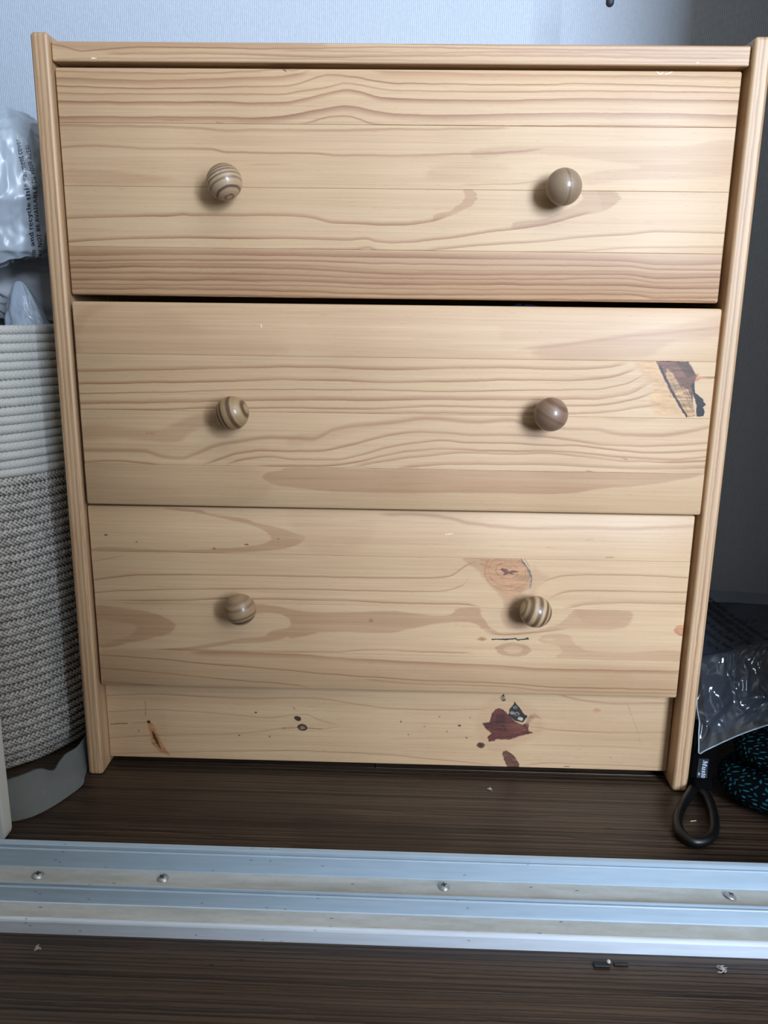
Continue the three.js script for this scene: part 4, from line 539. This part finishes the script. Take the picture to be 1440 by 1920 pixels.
// flat cotton strap lying around the foot of the basket
{ const Lo = [[-0.375, 0.096], [-0.352, 0.086], [-0.3355, 0.0767], [-0.3225, 0.0585], [-0.3141, 0.0398], [-0.3085, 0.021], [-0.3125, 0.004], [-0.3165, -0.02], [-0.3195, -0.06]].map(([x, z]) => new THREE.Vector3(x, 0.0012, z));
  const Up = [[-0.383, 0.036, 0.082], [-0.3621, 0.036, 0.0703], [-0.3518, 0.034, 0.0571], [-0.3419, 0.030, 0.0384], [-0.3313, 0.026, 0.0352], [-0.3301, 0.028, 0.0245], [-0.3281, 0.030, 0.0103], [-0.3215, 0.031, -0.0022], [-0.322, 0.035, -0.05]].map((p) => new THREE.Vector3(...p));
  const cl = new THREE.CatmullRomCurve3(Lo), cu = new THREE.CatmullRomCurve3(Up), N = 160, K = 16;
  const weave = (() => { const S = 128, d = new Uint8Array(S * S * 4), b = new Uint8Array(S * S * 4); for (let y = 0; y < S; y++) for (let x = 0; x < S; x++) { const k = (y * S + x) * 4, i = Math.floor(x / 8), j = Math.floor(y / 8), on = (i + j) % 2, w = Math.sin(((x % 8) + 0.5) / 8 * Math.PI) * Math.sin(((y % 8) + 0.5) / 8 * Math.PI), v = on ? 112 + 40 * w : 84 + 30 * w; d[k] = v * 0.98; d[k + 1] = v; d[k + 2] = v * 0.98; d[k + 3] = 255; b[k] = b[k + 1] = b[k + 2] = on ? 255 * w : 60 * w; b[k + 3] = 255; } return [tex(d, S, S), tex(b, S, S, false)]; })();
  for (const t of weave) t.repeat.set(12, 2.2);
  const P = (u, v) => { const a = cl.getPoint(u), b = cu.getPoint(u), p = a.lerp(b, v); return p; };
  const side = (o) => (u, v) => { const p = P(u, v), du = P(Math.min(1, u + 0.004), v).sub(P(Math.max(0, u - 0.004), v)), dv = P(u, Math.min(1, v + 0.02)).sub(P(u, Math.max(0, v - 0.02))), n = du.cross(dv).normalize(), sg = 0.0016 * Math.sin(v * Math.PI) ; return [p.x + n.x * (o + sg), Math.max(0.0004, p.y + n.y * (o + sg)), p.z + n.z * (o + sg)]; };
  const f = side(0.0009), b = side(-0.0009), g = surf((u, v) => { const w = v * 2; return w <= 1 ? f(u, w) : b(u, 2 - w); }, N, K * 2, (u, v) => [u, v * 2]);
  const strap = obj('webbing_strap', mergeVertices(g), std(0xffffff, 0.9, { map: weave[0], bumpMap: weave[1], bumpScale: 0.0005, side: THREE.DoubleSide })); tag(strap, 'grey cotton webbing strap curled on the floor between basket and chest', 'strap'); }

// ---------------------------------------------------------------- right of the chest
const leaves = (() => { // teal leaf print on near-black cloth
  const S = 1024, cv = document.createElement('canvas'); cv.width = cv.height = S; const g = cv.getContext('2d'), R = rng(77), spots = []; g.fillStyle = '#030408'; g.fillRect(0, 0, S, S);
  for (let tries = 0, n = 0; tries < 9000 && n < 330; tries++) { const x = R() * S, y = R() * S, l = 19 + R() * 13, a = R() * Math.PI, round = R() < 0.22; if (spots.some(([p, q, m]) => { const dx = Math.min(Math.abs(p - x), S - Math.abs(p - x)), dy = Math.min(Math.abs(q - y), S - Math.abs(q - y)); return Math.hypot(dx, dy) < (m + l) * 0.9; })) continue; spots.push([x, y, l]); n++;
    g.fillStyle = ['#14555c', '#104a54', '#175e69', '#12464c'][n % 4];
    for (const ox of [-S, 0, S]) for (const oy of [-S, 0, S]) { g.save(); g.translate(x + ox, y + oy); g.rotate(a); g.beginPath(); if (round) g.ellipse(0, 0, l * 0.55, l * 0.5, 0, 0, 7); else { g.moveTo(-l, 0); g.quadraticCurveTo(0, -l * 0.62, l, 0); g.quadraticCurveTo(0, l * 0.62, -l, 0); } g.fill(); g.restore(); } }
  const t = new THREE.CanvasTexture(cv); t.colorSpace = THREE.SRGBColorSpace; t.wrapS = t.wrapT = THREE.RepeatWrapping; return t; })();
const leafM = new THREE.MeshPhysicalMaterial({ color: 0xffffff, map: leaves, roughness: 0.95, specularIntensity: 0.15 });
{ const cloth = base('patterned_cloth', [0.436, 0, 0.008]); tag(cloth, 'black cloth with teal leaf print rolled into two soft folds on the closet floor', 'fabric');
  const pad = (cx, cy, cz, rx, ry, rz, seed) => surf((u, v) => { const th = u * Math.PI * 2, ph = (v - 0.5) * Math.PI, q = (x, e) => Math.sign(x) * Math.pow(Math.abs(x), e), k = 1 + 0.035 * fbm3(Math.cos(th) * 2, v * 3, Math.sin(th) * 2, seed); return [cx + rx * k * q(Math.cos(ph), 0.55) * Math.sin(th), cy + ry * q(Math.sin(ph), 0.9) * (1 + 0.06 * noise2(th * 1.3, v * 3, seed)), cz + rz * k * q(Math.cos(ph), 0.55) * Math.cos(th)]; }, 140, 60, (u, v) => { const a = Math.abs(v - 0.5); return [u * 3.1, v * 1.0]; });
  obj('lower_fold', pad(0, 0.0205, 0, 0.097, 0.0202, 0.066, 3), leafM, cloth); obj('upper_fold', pad(0.012, 0.052, -0.006, 0.094, 0.0185, 0.060, 8), leafM, cloth); }
// clear plastic bag with printed warnings, slumped on the cloth, navy garment inside
const HEM = (x) => 0.045 + 0.082 * (1 - Math.exp(-(x - 0.316) / 0.12));
const FP = (u, v) => { const x = mix(0.3165, 0.342, v) + u * 0.25, h = HEM(x); return [x, mix(h, Math.max(h + 0.03, 0.166 + 0.012 * noise2(u * 5, 1, 4)), Math.pow(v, 0.9)), 0.002 - 0.177 * v]; };
const FB = (u, v) => { // front sheet: u across, v from the hem up
  const p = FP(u, v), amp = 0.0012 + 0.0065 * Math.exp(-Math.pow((v - 0.24) / 0.24, 2)) * clamp(v * 9, 0.15, 1), X = u * 9 + fbm3(u * 5, v * 5, 1, 8) * 1.2, Y = v * 8 + fbm3(u * 5, v * 5, 4, 9) * 1.2, n = ridge(noise2(X * 0.8 + Y * 0.5, Y * 0.7, 61)) * 0.6 + ridge(noise2(X * 2.1 - Y, Y * 1.8, 62)) * 0.4 + ridge(noise2(X * 3.4 + Y, Y * 2.6 - X, 63)) * 0.22;
  return [p[0], p[1] + 0.7 * amp * n + 0.03 * Math.exp(-Math.pow((v - 0.31) / 0.12, 2)), p[2] + 0.7 * amp * n]; };
{ const bag = base('clear_plastic_bag', [0, 0, 0]); tag(bag, 'clear crinkled plastic bag with black warning print leaning behind the leaf-print cloth', 'plastic bag');
  const film = new THREE.MeshPhysicalMaterial({ color: 0xe6edf4, transmission: 0.97, thickness: 0, roughness: 0.05, specularIntensity: 0.7, ior: 1.5, clearcoat: 0.5, clearcoatRoughness: 0.04, side: THREE.DoubleSide });
  const back = (u, v) => { const p = FP(u, v), k = Math.sin(Math.PI * clamp(v, 0, 1)); return [p[0], p[1] - 0.001 - 0.012 * k, p[2] - 0.002 - 0.03 * k * v]; };
  obj('bag_film', mergeVertices(surf((u, v) => { const w = v * 2; return w <= 1 ? FB(u, w) : back(u, 2 - w); }, 200, 240)), film, bag);
  obj('seam', new THREE.TubeGeometry(new THREE.CatmullRomCurve3(Array.from({ length: 60 }, (_, i) => new THREE.Vector3(...(i < 20 ? FB(0, 0.6 - i * 0.03) : FB((i - 20) / 60, 0))))), 160, 0.0007, 6), new THREE.MeshPhysicalMaterial({ color: 0xc9d3dc, roughness: 0.3, transmission: 0.5, thickness: 0 }), bag);
  const cv = document.createElement('canvas'); cv.width = 512; cv.height = 512; const g = cv.getContext('2d'); g.clearRect(0, 0, 512, 512); g.fillStyle = '#05070b'; 
  g.save(); g.translate(60, 60); g.rotate(1.12); g.font = 'bold 26px sans-serif'; ['WARNING: TO AVOID DANGER OF', 'SUFFOCATION KEEP THIS BAG', 'AWAY FROM BABIES AND CHILDREN'].forEach((s, i) => g.fillText(s, 10 - i * 10, -30 + i * 34)); g.restore();
  g.save(); g.translate(10, 175); g.rotate(1.12); g.font = 'bold 24px sans-serif'; ['Do not use in cribs, beds,', 'carriages or playpens. Keep out of', 'reach of children. This bag is not', 'a toy. Tie in a knot', 'before throwing away.'].forEach((s, i) => g.fillText(s, -10 + i * 6, -20 + i * 36)); g.restore();
  const t = new THREE.CanvasTexture(cv); t.colorSpace = THREE.SRGBColorSpace;
  const off = (u, v) => { const a = 0.0 + u * 0.62, b = 0.46 + v * 0.52, p = FB(a, b); return [p[0], p[1], p[2] + 0.0012]; };
  obj('warning_print', surf(off, 60, 60), new THREE.MeshStandardMaterial({ color: 0xffffff, map: t, alphaMap: null, transparent: true, roughness: 0.8 }), bag);
  const garment = base('navy_garment', [0, 0, 0]); tag(garment, 'dark navy garment folded inside the clear plastic bag', 'garment');
  obj('folded_fabric', mergeVertices(surf((u, v) => { const w = v * 2, a = 0.04 + 0.92 * u, vv = w <= 1 ? w : 2 - w, p = FB(a, 0.05 + vv * 0.86), d = w <= 1 ? 0.008 : 0.0085 + 0.006 * Math.sin(Math.PI * vv); return [p[0], FP(a, 0.05 + vv * 0.86)[1] - d * 0.5, FP(a, 0.05 + vv * 0.86)[2] - d * 0.5]; }, 60, 60)), std(0x1b2636, 0.9), garment); }
// dog lead: padded loop on the floor and webbing that runs up over the cloth
{ const lead = base('dog_lead', [0, 0, 0]); tag(lead, 'black dog lead with padded teardrop handle loop lying beside the chest leg', 'dog lead');
  const pts = [[0.3165, 0.0085, 0.004], [0.3065, 0.0075, 0.016], [0.2935, 0.006, 0.034], [0.2815, 0.0055, 0.058], [0.2790, 0.0055, 0.078], [0.2850, 0.0055, 0.0895], [0.2965, 0.0055, 0.0885], [0.3080, 0.0055, 0.0780], [0.3165, 0.0055, 0.0580], [0.3215, 0.006, 0.036], [0.3225, 0.0075, 0.016]].map((p) => new THREE.Vector3(...p));
  const rubber = std(0x060607, 0.4), web = new THREE.MeshPhysicalMaterial({ color: 0x030304, roughness: 0.95, specularIntensity: 0.15 });
  const tube = new THREE.TubeGeometry(new THREE.CatmullRomCurve3(pts, true, 'centripetal'), 180, 0.0048, 18, true); obj('padded_loop', tube, rubber, lead);
  obj('stitched_collar', new RoundedBoxGeometry(0.020, 0.012, 0.014, 3, 0.004).rotateX(-0.5).translate(0.3215, 0.0125, 0.004), web, lead);
  const path = new THREE.CatmullRomCurve3([[0.3225, 0.010, 0.004], [0.3235, 0.022, -0.002], [0.3245, 0.040, -0.004], [0.3255, 0.056, -0.010], [0.327, 0.066, -0.026], [0.328, 0.060, -0.05]].map((p) => new THREE.Vector3(...p)));
  const wb = (o) => (u, v) => { const p = path.getPoint(u); return [p.x + (v - 0.5) * 0.0235, p.y + o * 0.3, p.z + o]; };
  obj('webbing', mergeVertices(surf((u, v) => { const w = v * 2; return w <= 1 ? wb(0.001)(u, w) : wb(-0.001)(u, 2 - w); }, 60, 12)), web, lead);
  const cv = document.createElement('canvas'); cv.width = 256; cv.height = 128; const g = cv.getContext('2d'); g.fillStyle = '#08090c'; g.fillRect(0, 0, 256, 128); g.fillStyle = '#b9c4da'; g.font = 'italic bold 78px serif'; g.fillText('Musto', 14, 72); g.font = 'bold 32px sans-serif'; g.fillText('K9', 178, 114);
  const t = new THREE.CanvasTexture(cv); t.colorSpace = THREE.SRGBColorSpace;
  const lab = surf((u, v) => { const p = path.getPoint(0.13 + u * 0.24); return [p.x - 0.006 + (v) * 0.0105, p.y + 0.0004, p.z + 0.0016]; }, 12, 4, (u, v) => [1 - u, v]); obj('logo_label', lab, new THREE.MeshStandardMaterial({ map: t, roughness: 0.7, side: THREE.DoubleSide }), lead, 'small light lettering woven on the webbing'); }
// blue cloth showing in the gap above the middle drawer
{ const c = base('blue_garment', [0.125, 0.440, -0.05]); tag(c, 'dark blue patterned garment peeking over the edge of the middle drawer', 'garment');
  obj('folded_fabric', lump([0, 0, 0], 0.03, 0.0415, 0.022, 0.07, 3, 71, { e: 0.8, nu: 60, nv: 40 }), std(0x2a3f63, 0.9), c); }
// tip of a dark cord that hangs from the closet rail above
{ const rail = struct('trim_2', new THREE.CylinderGeometry(0.014, 0.014, CL.x1 - CL.x0, 24).rotateZ(Math.PI / 2).translate((CL.x0 + CL.x1) / 2, 1.72, -0.12), std(0x9a9a9c, 0.3, { metalness: 0.8 }));
  const cord = base('hanging_cord', [0.2135, 0.7865, -0.195]); tag(cord, 'dark cord with a rounded tip dangling in front of the wall above the chest', 'cord');
  obj('cord_tip', new THREE.CapsuleGeometry(0.0042, 0.014, 8, 16).translate(0, 0.0045, 0), std(0x2e2c38, 0.6), cord);
  obj('cord_line', new THREE.TubeGeometry(new THREE.CatmullRomCurve3([[0, 0.012, 0], [0.002, 0.3, 0.01], [-0.004, 0.7, 0.05], [0, 0.9195, 0.075], [0, 0.948, 0.075]].map((p) => new THREE.Vector3(...p))), 60, 0.0014, 8), std(0x2e2c38, 0.7), cord); }
// bits of dirt on the floor boards
{ const clip = base('hair_clip', [0.177, 0, 0.2384]); tag(clip, 'small black broken clip lying on the floor in front of the sill', 'clip'); const blk = std(0x0b0c10, 0.5);
  obj('clip_body', mergeGeometries([box(0.0125, 0.0024, 0.0052, -0.007, 0.0013, 0, 0.0008), box(0.011, 0.0018, 0.003, 0.008, 0.001, -0.0016, 0.0006)]), blk, clip); obj('clip_rivet', new THREE.SphereGeometry(0.0016, 12, 8).translate(-0.0015, 0.0028, -0.0015), std(0xb9b1a0, 0.5), clip);
  const fluff = (x, z, s, seed, label) => { const R = rng(seed), gs = []; for (let i = 0; i < 14; i++) { const a = R() * 6.3, r = s * (0.3 + R()), p = []; for (let k = 0; k < 4; k++) p.push(new THREE.Vector3(Math.cos(a + k * 0.6) * r * (k / 3) + (R() - 0.5) * s * 0.6, 0.0006 + R() * s * 0.25, Math.sin(a + k * 0.6) * r * (k / 3) + (R() - 0.5) * s * 0.6)); gs.push(new THREE.TubeGeometry(new THREE.CatmullRomCurve3(p), 8, s * 0.07, 5)); } const m = obj('lint', mergeGeometries(gs), std(0xa9a39f, 0.95)); m.position.set(x, 0, z); tag(m, label, 'lint'); };
  fluff(-0.259, 0.2412, 0.003, 3, 'pale lint tuft on the floor below the left end of the sill'); fluff(0.2605, 0.2387, 0.0036, 4, 'greyish lint tuft on the floor right of the black clip'); fluff(0.108, 0.006, 0.003, 6, 'pale lint tuft on the closet floor in front of the chest');
  const sliver = obj('wood_sliver', new THREE.CapsuleGeometry(0.0004, 0.0055, 4, 8).rotateZ(Math.PI / 2 - 0.0).rotateY(0.2), std(0xd8bd8c, 0.7)); sliver.position.set(0.2998, 0.0005, 0.0499); tag(sliver, 'tiny pale wood sliver on the floor inside the lead loop', 'splinter'); }

renderer.render(scene, camera);
